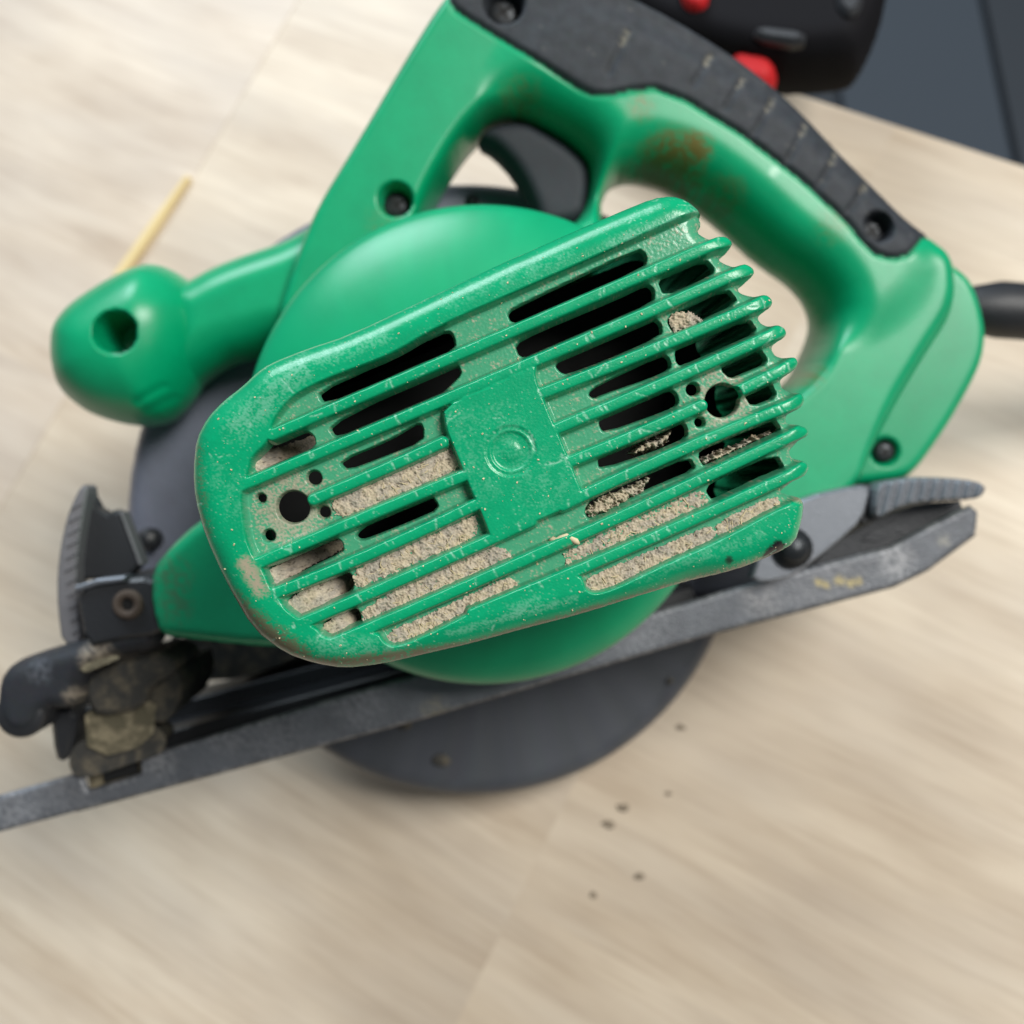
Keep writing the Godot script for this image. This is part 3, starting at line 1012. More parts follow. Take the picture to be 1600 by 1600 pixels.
	var fibres := MultiMeshInstance3D.new()
	fibres.name = "dust_fibres"
	fibres.multimesh = fm
	fibres.material_override = M["shaving"]
	fibres.set_meta("kind", "stuff")
	cap.add_child(fibres, true)
	# pale grains of sawdust caught on the cap
	var speck := BoxMesh.new()
	speck.size = Vector3(0.34, 0.2, 0.22) * MM
	speck.material = M["shaving"]
	var mm := MultiMesh.new()
	mm.transform_format = MultiMesh.TRANSFORM_3D
	mm.mesh = speck
	mm.instance_count = 420
	for i in 420:
		var k := 0
		for attempt in 60:
			k = rng.randi() % n
			if g.d[k] > 0.6 and slot[k] < -0.5 and (rough_noise.get_noise_2d(g.place(k).x, g.place(k).y) > -0.1 or attempt > 20):
				break
		var p := g.place(k)
		var size := 0.35 + 1.0 * pow(rng.randf(), 3.0)
		mm.set_instance_transform(i, Transform3D(Basis.from_euler(Vector3(rng.randf() * 0.6, rng.randf() * TAU, rng.randf() * 0.6)).scaled(Vector3.ONE * size), Vector3(p.x, 240.05 + g.h[k], p.y) * MM))
	var specks := MultiMeshInstance3D.new()
	specks.name = "dust_specks"
	specks.multimesh = mm
	specks.material_override = M["shaving"]
	specks.set_meta("kind", "stuff")
	cap.add_child(specks, true)


func make_housing(saw: Node3D) -> void:
	var centre: Vector2 = Vector2(3.24, -8.17)
	var r := 71.20
	var dome := put("motor_housing", turned(centre, pv([r * 0.2, 160.0, r * 0.55, 156.0, r * 0.72, 152.5, r * 0.82, 149.6, r * 0.90, 146.9, r * 0.955, 144.2, r * 0.985, 142.2, r, 139.5, r, 136.0, r * 0.97, 132.5, r * 0.93, 131.0, r * 0.9, 90.0, r * 0.5, 60.0]), 128, 0.0, TAU, GREEN, 0.1), M["plastic_smooth"], saw)
	dome.set_meta("label", "round green motor housing behind the cap")
	# the dust chute of the upper guard, on which the saw leans
	put("dust_chute", prism(pv([-46.3, -46.3, -30.8, -54.1, -23.2, -41.3, -38.6, -33.0]), -62.5, 40.0, 1.0), M["black_plastic"], saw)
	# cast green nose that carries the bevel pivot
	var nose := body(rounded(pv([-97.2, 28.4, -91.4, 21.4, -84.4, 14.8, -70.0, 4.9, -42.9, 0.0, -35.3, 43.1, -47.1, 51.9, -58.8, 53.2, -70.4, 52.4, -85.9, 50.5, -94.8, 49.3, -97.4, 39.9]), 1), [], 1.0, 16.0, 4.0, 2.6)
	paint(nose, GREEN, [[Vector2(-89.96, 30.59), 9.0, Color(0.10, 0.085, 0.06), 0.55], [Vector2(-88.77, 39.91), 7.0, Color(0.10, 0.085, 0.06), 0.5]])
	put("gear_nose", grid_meshes(nose, 122.0, true)[0], M["plastic_smooth"], saw)
	# grey blade guards
	var low_guard := put("lower_guard", turned(Vector2(0.1, 23.2), pv([20.0, 33.0, 60.0, 32.6, 98.0, 31.0, 101.5, 30.6, 104.5, 29.0, 106.2, 26.0, 106.4, 22.0, 106.4, 8.0, 105.0, 2.0, 100.0, 0.0, 20.0, 0.0]), 160, 0.0, TAU, Color(0.072, 0.080, 0.094), 0.2), M["guard"], saw)
	low_guard.set_meta("label", "dark grey lower blade guard resting on the worktop")
	var dirt := [[Vector2(-27.45, 99.47), 3.0], [Vector2(-12.82, 114.16), 3.2], [Vector2(13.85, 78.59), 2.2], [Vector2(78.40, 82.84), 1.4], [Vector2(69.89, 69.72), 1.6]]
	for d in dirt:
		var s := put("dirt_spot", lump(Vector3(d[1], 0.5, d[1] * 0.8), d[1]), M["dirty"], low_guard)
		s.position = up(d[0], 32.5)
	var arc := PackedVector2Array()
	for k in 61:
		var a := deg_to_rad(168.0 + 206.0 * k / 60.0)
		arc.append(Vector2(-2.0, 19.0) + Vector2(cos(a), sin(a)) * 127.0)
	var ug := body(arc, [], 1.5, 19.0, 9.0, 2.2)
	paint(ug, Color(0.15, 0.165, 0.215), [], 0.12)
	var upper := put("upper_guard", grid_meshes(ug, 45.0, true)[0], M["guard"], saw)
	put("rim_screw", turned(Vector2(-0.35, -98.53), pv([0.01, 66.0, 2.0, 65.6, 2.6, 64.6, 2.6, 50.0]), 16), M["screw"], upper)
	put("guard_rib", turned(Vector2(-116.36, 23.54), pv([0.01, 72.0, 3.0, 71.5, 4.0, 70.0, 4.2, 40.0]), 20), M["black_plastic"], upper)


func make_handle(saw: Node3D) -> void:
	var outer: PackedVector2Array = rounded(pv([-7.7, -156.9, -5.5, -165.5, 2.8, -172.0, 20.9, -170.2, 42.9, -159.3, 63.8, -149.4, 79.6, -140.5, 88.9, -134.8, 100.8, -126.6, 111.5, -118.2, 122.1, -108.7, 134.4, -97.0, 143.7, -88.0, 154.2, -78.8, 158.7, -74.9, 161.3, -70.0, 162.3, -60.3, 160.2, -50.9, 152.0, -38.2, 142.6, -22.6, 133.3, -4.9, 129.4, 4.9, 111.8, 15.7, 57.9, 20.0, -8.9, 19.9, -44.1, 4.4, -59.2, -22.0, -65.6, -48.2, -58.9, -69.9, -51.7, -87.1, -39.6, -106.5, -23.2, -134.1, -13.3, -149.9]), 2)
	var trigger_hole: PackedVector2Array = rounded(pv([-15.1, -89.0, -7.7, -102.6, -0.8, -112.4, 6.0, -118.9, 15.8, -119.7, 24.1, -116.2, 32.6, -111.2, 38.3, -105.7, 39.2, -99.5, 37.9, -90.6, 31.6, -80.9, 4.6, -76.3, -17.8, -78.3]), 2)
	var main_hole: PackedVector2Array = rounded(pv([46.9, -98.9, 55.2, -101.2, 67.7, -97.7, 82.5, -88.0, 99.2, -73.1, 110.7, -65.7, 116.5, -59.2, 118.6, -51.8, 117.3, -43.6, 112.8, -34.1, 100.0, -22.7, 70.2, -40.7, 47.4, -72.1, 42.8, -89.9]), 2)
	var g := body(outer, [trigger_hole, main_hole], 0.8, 26.0, 15.0, 2.15, 3)
	# the struts have flat faces with tight edges; only the grip is round
	var grip_a: Vector2 = Vector2(40.34, -116.36)
	var grip_b: Vector2 = Vector2(117.71, -79.12)
	for k in g.d.size():
		if g.d[k] > 0.0:
			var p := g.place(k)
			var ab := grip_b - grip_a
			var away := (p - grip_a - ab * clampf((p - grip_a).dot(ab) / ab.length_squared(), 0.0, 1.0)).length()
			var u := clampf(g.d[k] / lerpf(4.2, 8.5, smooth(118.0, 138.0, p.x)), 0.0, 1.0)
			g.h[k] = lerpf(g.h[k], 24.5 * pow(1.0 - pow(1.0 - u, 2.3), 1.0 / 2.3), smooth(24.0, 40.0, away))
	var brown := Color(0.16, 0.125, 0.035)
	var marks := [[Vector2(64.10, -100.75), 13.0, brown, 1.3], [Vector2(71.82, -104.94), 7.0, brown, 1.2], [Vector2(81.80, -90.07), 9.0, brown, 0.7], [Vector2(71.22, -95.16), 8.0, brown, 0.8],
		[Vector2(15.54, -121.08), 9.0, brown, 0.55], [Vector2(53.71, -117.45), 6.0, brown, 0.7], [Vector2(52.09, -98.65), 5.0, brown, 0.8], [Vector2(110.87, -32.91), 6.0, brown, 0.7], [Vector2(-28.46, -80.58), 8.0, brown, 0.3],
		[Vector2(97.14, -97.03), 2.2, Color(0.5, 0.75, 0.6), 0.9], [Vector2(116.42, -80.37), 8.0, brown, 0.4]]
	paint(g, GREEN, marks)
	var grip_area: PackedVector2Array = pv([-10.0, -180.6, -7.2, -150.3, -5.6, -147.7, 12.1, -136.9, 34.3, -122.9, 38.5, -121.1, 43.1, -121.0, 51.0, -122.7, 57.9, -123.4, 68.0, -119.8, 86.7, -108.9, 105.6, -95.0, 120.7, -81.6, 126.1, -75.0, 130.4, -71.1, 135.8, -69.6, 141.1, -70.9, 146.6, -76.6, 185.7, -92.8, 95.7, -162.0, 41.5, -185.6])
	stamp(g, 1, grip_area)
	var inset := g.add_polygon(g.filled(-2.0), grip_area, 2.0)
	var splits := [[Vector2(76.45, -134.34), Vector2(70.25, -124.43)], [Vector2(86.96, -127.30), Vector2(80.74, -117.37)], [Vector2(96.86, -120.64), Vector2(90.02, -109.25)], [Vector2(107.65, -112.93), Vector2(101.23, -101.11)], [Vector2(117.86, -103.96), Vector2(110.80, -91.89)], [Vector2(128.11, -94.12), Vector2(121.01, -84.72)], [Vector2(49.35, -140.93), Vector2(43.16, -128.20)]]
	for k in g.d.size():
		var p := g.place(k)
		if inset[k] > -1.9 and inset[k] < 1.9:
			g.h[k] -= 1.1 * (1.0 - smooth(0.0, 0.9, absf(inset[k])))
		if g.region[k] == 1 and g.d[k] > -2.0:
			var w := fine_noise.get_noise_2d(p.x, p.y)
			var v := soft_noise.get_noise_2d(p.x * 3.0, p.y * 3.0)
			g.h[k] += 0.7 * smooth(0.2, 1.6, inset[k])
			var c := Color(0.034, 0.039, 0.046) * (1.0 + 0.35 * v + 0.12 * w)
			for s in splits:
				var a: Vector2 = s[0]
				var ab: Vector2 = s[1] - a
				var t := clampf((p - a).dot(ab) / ab.length_squared(), 0.0, 1.0)
				var dist := (p - a - ab * t).length()
				if dist < 1.6:
					g.h[k] -= 1.0 * (1.0 - dist / 1.6)
					if t < 0.35 and w > -0.1:
						c = c.lerp(Color(0.25, 0.23, 0.18), 0.7 * (1.0 - dist / 1.6))
			if w + 0.6 * v > 0.78:
				c = c.lerp(Color(0.15, 0.14, 0.12), 0.4)
			c.a = 1.0
			g.color[k] = c
	var screws := [[Vector2(-24.91, -87.77), 4.98, 9.0], [Vector2(9.85, -149.74), 5.85, 8.0], [Vector2(131.45, -80.03), 4.59, 7.0]]
	for s in screws:
		dip(g, s[0], s[1], s[2], 0.7)
	var made := grid_meshes(g, 86.0, true, -1.0, 0.92)
	var handle := put("handle", made[0], M["plastic_smooth"], saw)
	var grip := put("rubber_grip", made[1], M["rubber"], handle)
	grip.set_meta("label", "black rubber grip with cracks and dirt in them")
	for s in screws:
		screw(saw, s[0], 112.0 - float(s[2]) - 0.8, float(s[1]) * 0.9, M["screw"])
	# trigger
	var tr := body(rounded(pv([0.6, -112.7, 5.6, -117.7, 16.7, -119.4, 24.4, -115.7, 33.2, -110.4, 39.5, -104.3, 40.4, -97.3, 38.2, -84.1, 22.2, -81.8, 18.2, -93.2, 13.4, -102.3, 6.7, -109.5]), 1), [], 0.8, 12.0, 5.0, 2.4)
	paint(tr, Color(0.034, 0.040, 0.048), [], 0.15)
	put("trigger", grid_meshes(tr, 84.0, true)[0], M["rubber"], handle)
	# rear shell with the cable entry
	var pod := body(rounded(pv([155.7, -76.1, 163.2, -71.5, 169.2, -66.9, 173.2, -57.5, 175.2, -47.9, 174.2, -38.5, 170.4, -29.7, 162.2, -15.1, 152.1, -0.7, 146.4, 3.6, 132.8, 5.4, 119.1, 6.7, 125.8, -9.0, 141.4, -33.7, 153.7, -53.8]), 2), [], 0.8, 18.0, 5.0, 2.4)
	paint(pod, GREEN, [], 0.08)
	dip(pod, Vector2(138.33, -7.31), 4.26, 4.0, 0.8)
	var rear := put("rear_shell", grid_meshes(pod, 83.0, true)[0], M["plastic_smooth"], saw)
	screw(saw, Vector2(138.76, -7.31), 98.5, 3.62, M["screw"])
	var a: Vector2 = Vector2(155.57, -59.05)
	var b: Vector2 = Vector2(185.38, -57.85)
	var c: Vector2 = Vector2(208.42, -56.62)
	var e: Vector2 = Vector2(272.43, -49.31)
	var cord := put("power_cord", tube([Vector3(a.x, 82, a.y), Vector3(b.x, 82, b.y), Vector3(c.x, 80, c.y), Vector3(e.x, 60, e.y), Vector3(e.x + 120, 12, e.y + 60)], 10.07), M["cable"], saw)
	cord.set_meta("label", "thick black cable sleeve leaving the rear shell")
	# front knob on its arm
	var arm := body(rounded(pv([-104.0, -62.7, -96.5, -65.8, -89.3, -70.0, -78.4, -74.4, -64.5, -79.0, -51.2, -86.7, -34.8, -96.2, -26.2, -70.2, -48.2, -39.5, -65.6, -42.7, -75.2, -39.6, -83.1, -37.6, -90.9, -32.8, -96.2, -28.0, -103.8, -20.8]), 2), [], 0.8, 21.0, 13.0, 2.0, 4)
	paint(arm, GREEN, [], 0.08)
	put("knob_arm", grid_meshes(arm, 82.0, true)[0], M["plastic_smooth"], saw)
	var kg := body(rounded(pv([-142.2, -39.2, -141.6, -48.9, -138.4, -53.9, -134.7, -57.8, -128.2, -62.4, -121.2, -66.5, -113.9, -70.0, -108.7, -71.1, -104.0, -70.1, -99.2, -67.5, -94.7, -63.7, -90.3, -57.2, -88.6, -48.1, -90.5, -37.2, -94.9, -27.6, -99.3, -21.4, -104.1, -17.3, -110.6, -16.0, -117.9, -16.6, -124.8, -18.3, -130.8, -20.7, -136.8, -25.3, -140.6, -30.5]), 2), [], 0.8, 30.0, 23.0, 2.05, 8)
	paint(kg, GREEN, [], 0.08)
	dip(kg, Vector2(-113.43, -44.87), 6.20, 26.0, 0.6)
	for s in [[Vector2(-108.98, -23.15), Vector2(-100.59, -28.63)], [Vector2(-107.09, -20.53), Vector2(-99.07, -25.41)], [Vector2(-105.16, -18.10), Vector2(-97.52, -22.58)]]:
		var from: Vector2 = s[0]
		var run: Vector2 = s[1] - from
		for k in kg.d.size():
			var p := kg.place(k) - from
			var off := (p - run * clampf(p.dot(run) / run.length_squared(), 0.0, 1.0)).length()
			if off < 1.3 and kg.d[k] > 0.0:
				kg.h[k] -= 1.3 * (1.0 - off / 1.3)
	put("front_knob", grid_meshes(kg, 84.0, true)[0], M["plastic_smooth"], saw)


func make_base(saw: Node3D) -> void:
	# the folded edge of the base plate, its face towards the viewer
	var lip_line: PackedVector2Array = pv([-166.4, 119.0, -20.8, 80.9, 80.1, 52.0, 137.7, 37.3, 148.9, 31.9, 164.9, 20.1, 165.7, 12.6, 162.9, 10.3, 148.7, 17.2, 136.1, 23.9, 91.8, 35.3, 60.3, 44.6, -24.9, 66.7, -49.7, 73.8, -107.4, 91.4, -107.4, 96.6, -124.2, 102.0, -125.9, 95.8, -152.0, 103.2, -166.2, 107.0])
	var base := put("base_plate", prism(pv([-128.4, 109.5, -91.4, 99.8, -20.9, 81.3, 80.6, 52.3, 109.4, 45.0, 138.5, 37.5, 149.7, 32.1, 165.8, 20.3, 164.3, 18.2, 148.3, 29.9, 137.7, 35.1, 108.7, 42.5, 79.9, 49.8, -21.6, 78.8, -92.1, 97.3, -129.1, 107.0]), 36.0, 110.0, 0.3), M["dark_metal"], saw)
	base.set_meta("label", "dark metal base plate standing on edge")
	var lg := body(lip_line, [], 0.8, 1.5, 1.4, 2.2, 0)
	paint(lg, Color(0.14, 0.152, 0.172), [[Vector2(-101.05, 92.70), 7.0, Color(0.33, 0.34, 0.36), 0.7], [Vector2(-80.54, 84.56), 9.0, Color(0.30, 0.31, 0.33), 0.6], [Vector2(-37.32, 72.40), 12.0, Color(0.29, 0.30, 0.33), 0.6], [Vector2(54.09, 51.02), 14.0, Color(0.27, 0.28, 0.31), 0.5], [Vector2(93.93, 40.73), 9.0, Color(0.33, 0.33, 0.34), 0.6], [Vector2(138.24, 29.33), 8.0, Color(0.42, 0.43, 0.45), 0.8], [Vector2(-148.03, 109.89), 10.0, Color(0.33, 0.34, 0.36), 0.6], [Vector2(-139.88, 106.87), 22.0, Color(0.26, 0.27, 0.29), 0.5], [Vector2(-66.19, 84.68), 14.0, Color(0.24, 0.25, 0.27), 0.5], [Vector2(117.13, 36.62), 26.0, Color(0.25, 0.26, 0.28), 0.6], [Vector2(112.89, 35.55), 2.0, Color(0.42, 0.36, 0.19), 1.3], [Vector2(115.01, 36.61), 1.8, Color(0.42, 0.36, 0.19), 1.3], [Vector2(119.65, 34.94), 2.4, Color(0.42, 0.36, 0.19), 1.2],
		[Vector2(123.47, 35.59), 2.2, Color(0.42, 0.36, 0.19), 1.3], [Vector2(126.00, 35.18), 1.8, Color(0.42, 0.36, 0.19), 1.2], [Vector2(154.09, 22.02), 3.0, Color(0.30, 0.30, 0.28), 1.0], [Vector2(-12.54, 76.76), 6.0, Color(0.28, 0.26, 0.2), 0.7]], 0.22)
	# uneven paler grey mixed in along the lip's edges
	for k in lg.d.size():
		if lg.d[k] > -0.8 and lg.d[k] < 1.3:
			var p := lg.place(k)
			lg.color[k] = mixed(lg.color[k], Color(0.36, 0.37, 0.39), 0.55 * smooth(-0.15, 0.5, soft_noise.get_noise_2d(p.x * 2.0, p.y * 2.0) + 0.6 * fine_noise.get_noise_2d(p.x, p.y)))
	put("folded_lip", grid_meshes(lg, 110.6, true)[0], M["lip"], base)
	put("guide_rail", prism(pv([-110.8, 104.6, -91.4, 99.4, -20.9, 80.9, 80.6, 52.1, 78.4, 44.4, -23.1, 73.2, -93.5, 91.6, -112.9, 96.9]), 36.0, 97.0, 0.6), M["dark_metal"], base)
	put("guide_rail", prism(pv([-110.8, 104.2, -91.4, 99.2, -20.9, 80.7, 80.6, 51.9, 77.0, 39.4, -24.4, 68.2, -94.7, 86.6, -114.0, 91.6]), 36.0, 84.0, 0.6), M["black_plastic"], base)
	put("guide_rail", prism(pv([-110.8, 104.0, -91.4, 99.0, -20.9, 80.5, 80.6, 51.6, 75.4, 33.4, -26.0, 62.2, -96.2, 80.6, -115.6, 85.6]), 36.0, 62.0, 0.6), M["dark_metal"], base)
		# bevel quadrant: a thick curved plate seen on its edge
	var quadrant := put("bevel_quadrant", prism(rounded(pv([-122.8, 3.2, -120.8, 4.8, -122.3, 12.0, -124.0, 22.1, -125.0, 32.1, -124.3, 42.2, -122.9, 53.6, -129.6, 53.9, -130.9, 42.2, -130.9, 32.1, -129.6, 22.1, -127.1, 12.0]), 1), 108.0, 118.0, 0.8), M["arc"], saw)
	for k in 11:
		var bx := BoxMesh.new()
		bx.size = Vector3(4.4, 0.3, 0.32) * MM
		var tick := put("scale_mark", bx, M["dark_metal"], quadrant)
		tick.position = Vector3(-126.5 + 1.2 * absf(k - 5.0) * 0.35, 118.1, 10.5 + k * 3.9) * MM
		tick.rotation.y = 0.5
	put("quadrant_web", prism(pv([-125.9, 6.5, -123.3, 6.1, -120.7, 11.0, -117.1, 13.1, -115.2, 11.7, -113.0, 12.7, -110.3, 20.1, -106.9, 29.1, -111.7, 34.1, -127.5, 34.0]), 103.0, 111.0, 1.0), M["black_plastic"], quadrant)
	put("web_edge", prism(pv([-113.1, 12.2, -112.3, 12.3, -106.0, 29.1, -107.1, 29.5]), 104.0, 112.0, 0.3), M["arc"], quadrant)
	# pivot bracket
	var bracket := put("pivot_bracket", prism(rounded(pv([-120.4, 34.3, -105.3, 31.9, -98.2, 31.3, -92.5, 35.8, -91.5, 43.0, -95.0, 48.8, -106.5, 50.3, -117.6, 52.6]), 1), 80.0, 132.0, 1.2), M["black_plastic"], saw)
	put("bracket_edge", prism(pv([-119.9, 33.8, -113.4, 31.7, -104.7, 30.8, -105.1, 32.5, -113.1, 33.6, -119.6, 35.6]), 126.0, 133.4, 0.5), M["lever"], bracket)
	put("pivot_bolt", turned(Vector2(-104.34, 39.52), pv([1.56, 128.0, 1.94, 133.6, 3.89, 134.0, 4.67, 132.6, 4.67, 128.0]), 28), M["rust"], bracket)
	put("bolt_socket", turned(Vector2(-104.34, 39.52), pv([0.01, 132.2, 1.94, 132.2]), 20), M["black"], bracket)
	# wing lever of the bevel clamp
	var wing := body(rounded(pv([-145.5, 62.9, -141.9, 58.1, -133.7, 55.0, -125.9, 52.7, -118.7, 51.2, -111.3, 48.0, -104.1, 47.1, -97.4, 46.7, -96.3, 51.3, -99.1, 54.8, -105.5, 55.6, -113.4, 58.3, -119.1, 62.6, -120.7, 70.6, -125.4, 72.9, -129.7, 72.1, -132.1, 78.0, -137.6, 80.8, -143.4, 78.7, -146.4, 72.8]), 1), [], 0.8, 9.0, 5.0, 2.2)
	paint(wing, Color(0.028, 0.031, 0.037), [[Vector2(-122.04, 68.14), 4.0, DUST * 0.7, 0.8], [Vector2(-114.23, 56.11), 7.0, DUST * 0.8, 0.9], [Vector2(-131.47, 59.90), 5.0, Color(0.10, 0.11, 0.13), 0.8]], 0.15)
	var clamp_lever := put("clamp_lever", grid_meshes(wing, 122.0, true)[0], M["rubber"], saw)
	put("lever_lobe", turned(Vector2(-138.25, 73.21), pv([0.01, 130.2, 6.2, 130.0, 7.3, 129.2, 7.6, 128.0, 7.6, 112.0]), 28), M["black_plastic"], clamp_lever)
	put("lever_peg", prism(rounded(pv([-134.7, 74.6, -125.8, 74.2, -128.1, 89.0, -130.5, 91.8, -133.3, 90.5]), 1), 100.0, 116.0, 1.6), M["black_plastic"], clamp_lever)
	put("lever_peg", prism(rounded(pv([-126.1, 75.1, -120.8, 74.7, -122.1, 83.4, -125.0, 83.8]), 1), 100.0, 112.0, 1.2), M["black_plastic"], clamp_lever)
	# clamp screw: nut, dusty shank, washer and the block behind the notch
	var nut := put("clamp_nut", prism(rounded(pv([-121.6, 63.4, -114.7, 59.0, -99.8, 55.9, -93.9, 57.9, -93.6, 62.3, -101.5, 66.7, -103.6, 73.5, -117.5, 76.2, -121.3, 71.0]), 1), 90.0, 122.0, 1.6), M["dirty"], saw)
	put("nut_shade_plate", prism(rounded(pv([-105.3, 65.0, -94.6, 61.0, -92.6, 69.2, -97.4, 79.4, -104.6, 79.3]), 1), 70.0, 116.0, 1.0), M["dirty"], nut)  # plate added to stand for the shade beside the nut
	put("pale_strip", prism(rounded(pv([-118.8, 59.0, -116.4, 57.4, -108.7, 55.3, -107.8, 55.9, -112.6, 57.8, -117.6, 59.9]), 1), 129.0, 131.2, 0.4), M["zinc"], nut)  # thin pale strip lying above the nut
	put("clamp_shank", prism(rounded(pv([-119.1, 76.1, -104.7, 73.8, -105.6, 82.3, -118.4, 85.9]), 1), 95.0, 117.0, 4.0), M["zinc"], nut)
	put("washer", prism(rounded(pv([-127.2, 92.1, -125.6, 87.6, -119.9, 84.8, -110.2, 82.0, -102.9, 81.6, -99.7, 84.9, -101.4, 88.2, -110.3, 90.6, -120.4, 94.2, -125.7, 95.0]), 2), 98.0, 115.0, 2.0), M["dirty"], nut)
	put("clamp_block", prism(pv([-127.2, 95.3, -109.7, 90.4, -108.6, 97.6, -125.6, 103.8]), 80.0, 106.0, 0.8), M["zinc"], nut)
	put("block_slot", prism(pv([-121.1, 97.2, -109.9, 93.9, -109.5, 97.7, -120.7, 101.0]), 90.0, 107.0, 0.3), M["black"], nut)
	# a grey tie below the nose, dusted with saw dust
	put("dust_ledge", prism(rounded(pv([-112.4, 61.1, -99.0, 64.0, -75.5, 61.3, -61.5, 63.8, -85.0, 73.6, -103.7, 74.4]), 1), 30.0, 60.0, 2.0), M["dirty"], base)
	# depth lever: grey plate with a ribbed thumb end
	var plate := put("depth_lever", prism(rounded(pv([87.7, 32.6, 98.8, 12.2, 106.4, 7.3, 123.3, 3.5, 127.0, 4.5, 124.4, 14.7, 115.8, 22.5, 102.1, 33.1, 91.8, 35.1]), 1), 114.0, 120.0, 0.8), M["lever"], saw)
	plate.set_meta("label", "grey metal depth lever with a ribbed thumb end")
	var thumb := body(rounded(pv([127.1, 3.2, 134.1, 1.8, 140.6, 1.0, 152.0, 1.2, 160.9, 2.2, 163.8, 4.3, 162.8, 7.1, 160.2, 8.4, 150.6, 8.8, 140.5, 9.6, 133.8, 11.6, 129.3, 14.6, 126.6, 12.6]), 1), [], 0.4, 5.0, 1.0, 2.6)
	for k in thumb.d.size():
		if thumb.d[k] > 0.3:
			thumb.h[k] += 1.1 * sin((thumb.place(k).x + thumb.place(k).y * 0.25) * 1.75) * smooth(0.3, 1.5, thumb.d[k])
	paint(thumb, Color(0.17, 0.185, 0.21), [], 0.15)
	put("thumb_end", grid_meshes(thumb, 117.0, true)[0], M["lip"], plate)
	put("lever_link", prism(pv([123.9, 3.5, 129.3, 3.5, 131.5, 14.8, 124.9, 16.1]), 112.0, 117.0, 0.4), M["dark_metal"], plate)
	put("lever_bolt", turned(Vector2(101.45, 23.81), pv([0.01, 125.5, 3.2, 125.2, 4.2, 124.0, 4.4, 121.6, 6.4, 121.4, 6.6, 120.0]), 28), M["screw"], plate)
	put("lever_bracket", prism(rounded(pv([108.8, 34.9, 120.4, 23.2, 135.3, 15.2, 148.1, 10.6, 163.6, 9.7, 150.4, 16.5, 136.5, 23.3, 118.4, 30.0]), 1), 60.0, 108.0, 1.0), M["dark_metal"], base)
	put("bracket_tab", prism(rounded(pv([127.9, 21.4, 142.7, 13.9, 159.7, 10.5, 147.0, 15.1, 134.3, 21.4]), 1), 104.0, 109.0, 0.6), M["dark_metal"], base)


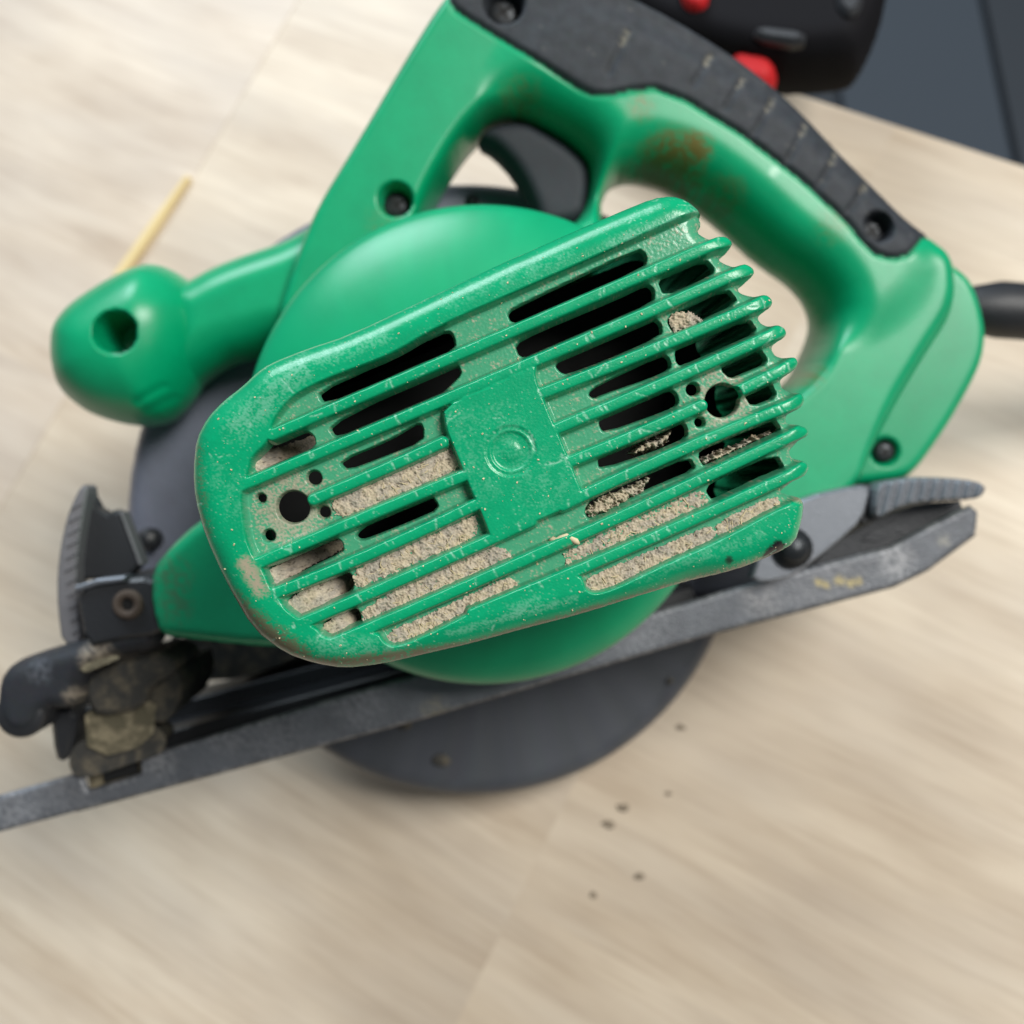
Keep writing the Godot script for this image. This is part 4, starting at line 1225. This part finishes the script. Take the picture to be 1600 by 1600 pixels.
func make_loose_things(lean: Transform3D) -> void:
	# a splinter of wood on the board
	var a: Vector2 = Vector2(-168.22, -179.13)
	var b: Vector2 = Vector2(-203.33, -123.57)
	var side := (b - a).orthogonal().normalized()
	var st := PackedVector2Array([a - side * 1.9, a + side * 0.9, a.lerp(b, 0.5) + side * 2.7, b + side * 2.9, b - side * 2.5, a.lerp(b, 0.5) - side * 2.6])
	var splinter := put("wood_splinter", prism(st, 0.02, 3.6, 0.8), M["wood"], self)
	tag(splinter, "pale wooden splinter lying on the worktop beside the front knob of the saw", "wood splinter")
	# a curled shaving on the cap
	var pts := []
	for p in [Vector2(15.74, 14.00), Vector2(16.67, 13.86), Vector2(17.46, 14.12), Vector2(18.26, 13.57), Vector2(19.43, 13.15), Vector2(20.44, 13.50), Vector2(21.31, 14.13), Vector2(21.96, 14.65)]:
		pts.append(Vector3(p.x, 237.6 + pts.size() * 0.36, p.y))
	var shaving := put("curled_shaving", tube(pts, 0.72, 9), M["shaving"], self)
	shaving.transform = lean
	tag(shaving, "small curled cream wood shaving caught on a rib below the centre of the saw's grille", "wood shaving")
	# dark crumbs on the board in front of the guard
	var crumbs := [[951, 1287, 2.4, "larger dark crumb, lower left of the close pair in front of the lower guard"], [973, 1262, 2.2, "dark crumb, upper right of the close pair in front of the lower guard"], [1000, 1370, 2.0, "dark crumb on bare worktop, below and right of the close pair of crumbs"], [928, 1398, 1.5, "small dark crumb farthest from the lower guard, below the other crumbs"], [1064, 1137, 1.6, "small dark crumb on the worktop close beside the right rim of the lower guard"], [1045, 1240, 1.2, "tiny dark crumb between the guard rim and the close pair of crumbs"]]
	var places := [Vector2(52.89, 142.24), Vector2(58.80, 135.61), Vector2(65.86, 162.97), Vector2(46.82, 170.70), Vector2(83.45, 102.35), Vector2(78.03, 129.46)]
	for k in crumbs.size():
		var r: float = crumbs[k][2]
		var o := put("sawdust_crumb" if k == 0 else "sawdust_crumb_%03d" % k, lump(Vector3(r, 0.5, r * 0.7), k + 1.0, 0.5), M["crumb"], self)
		o.position = up(places[k], 0.4)
		tag(o, crumbs[k][3], "crumb", "dark crumbs on the worktop")
	# the black and red power tool behind the grip
	var tool := Node3D.new()
	tool.name = "power_tool"
	tag(tool, "blurred black power tool with red buttons standing at the far edge of the worktop", "power tool")
	add_child(tool)
	var bodyg := body(rounded(pv([42.9, -265.4, 183.8, -244.0, 180.4, -221.4, 177.2, -202.5, 172.3, -180.9, 165.2, -165.5, 160.3, -160.2, 137.2, -160.0, 113.3, -165.8, 86.0, -178.4, 60.7, -197.8, 34.4, -221.3]), 1), [], 2.0, 20.0, 12.0, 2.4)
	paint(bodyg, Color(0.007, 0.007, 0.009), [], 0.2)
	put("tool_body", grid_meshes(bodyg, 62.0, true)[0], M["tool_black"], tool)
	put("battery_base", prism(rounded(pv([74.4, -215.0, 114.2, -196.3, 110.4, -168.9, 67.9, -190.7]), 1), 0.1, 50.0, 3.0), M["tool_black"], tool)
	var red_a := body(rounded(pv([109.6, -169.4, 113.4, -173.3, 128.0, -168.5, 130.5, -158.4, 124.8, -151.8, 115.5, -154.3, 109.7, -162.0]), 2), [], 1.0, 10.0, 6.0)
	paint(red_a, Color(0.50, 0.016, 0.020), [], 0.05)
	put("release_button", grid_meshes(red_a, 64.0, true)[0], M["rubber"], tool)
	var red_b := body(rounded(pv([90.1, -197.8, 103.1, -196.0, 102.9, -185.6, 98.2, -182.5, 92.0, -185.8]), 2), [], 1.0, 5.0, 4.0)
	paint(red_b, Color(0.50, 0.016, 0.020), [], 0.05)
	put("release_button", grid_meshes(red_b, 82.0, true)[0], M["rubber"], tool)
	put("grey_insert", prism(rounded(pv([154.8, -192.0, 164.5, -187.6, 162.4, -174.8, 156.8, -171.9, 152.7, -178.4]), 1), 78.0, 85.0, 2.0), M["cable"], tool)
	put("vent_block", prism(rounded(pv([121.1, -175.0, 141.5, -169.5, 139.8, -162.6, 119.9, -168.6]), 1), 72.0, 82.6, 2.0), M["black_plastic"], tool)
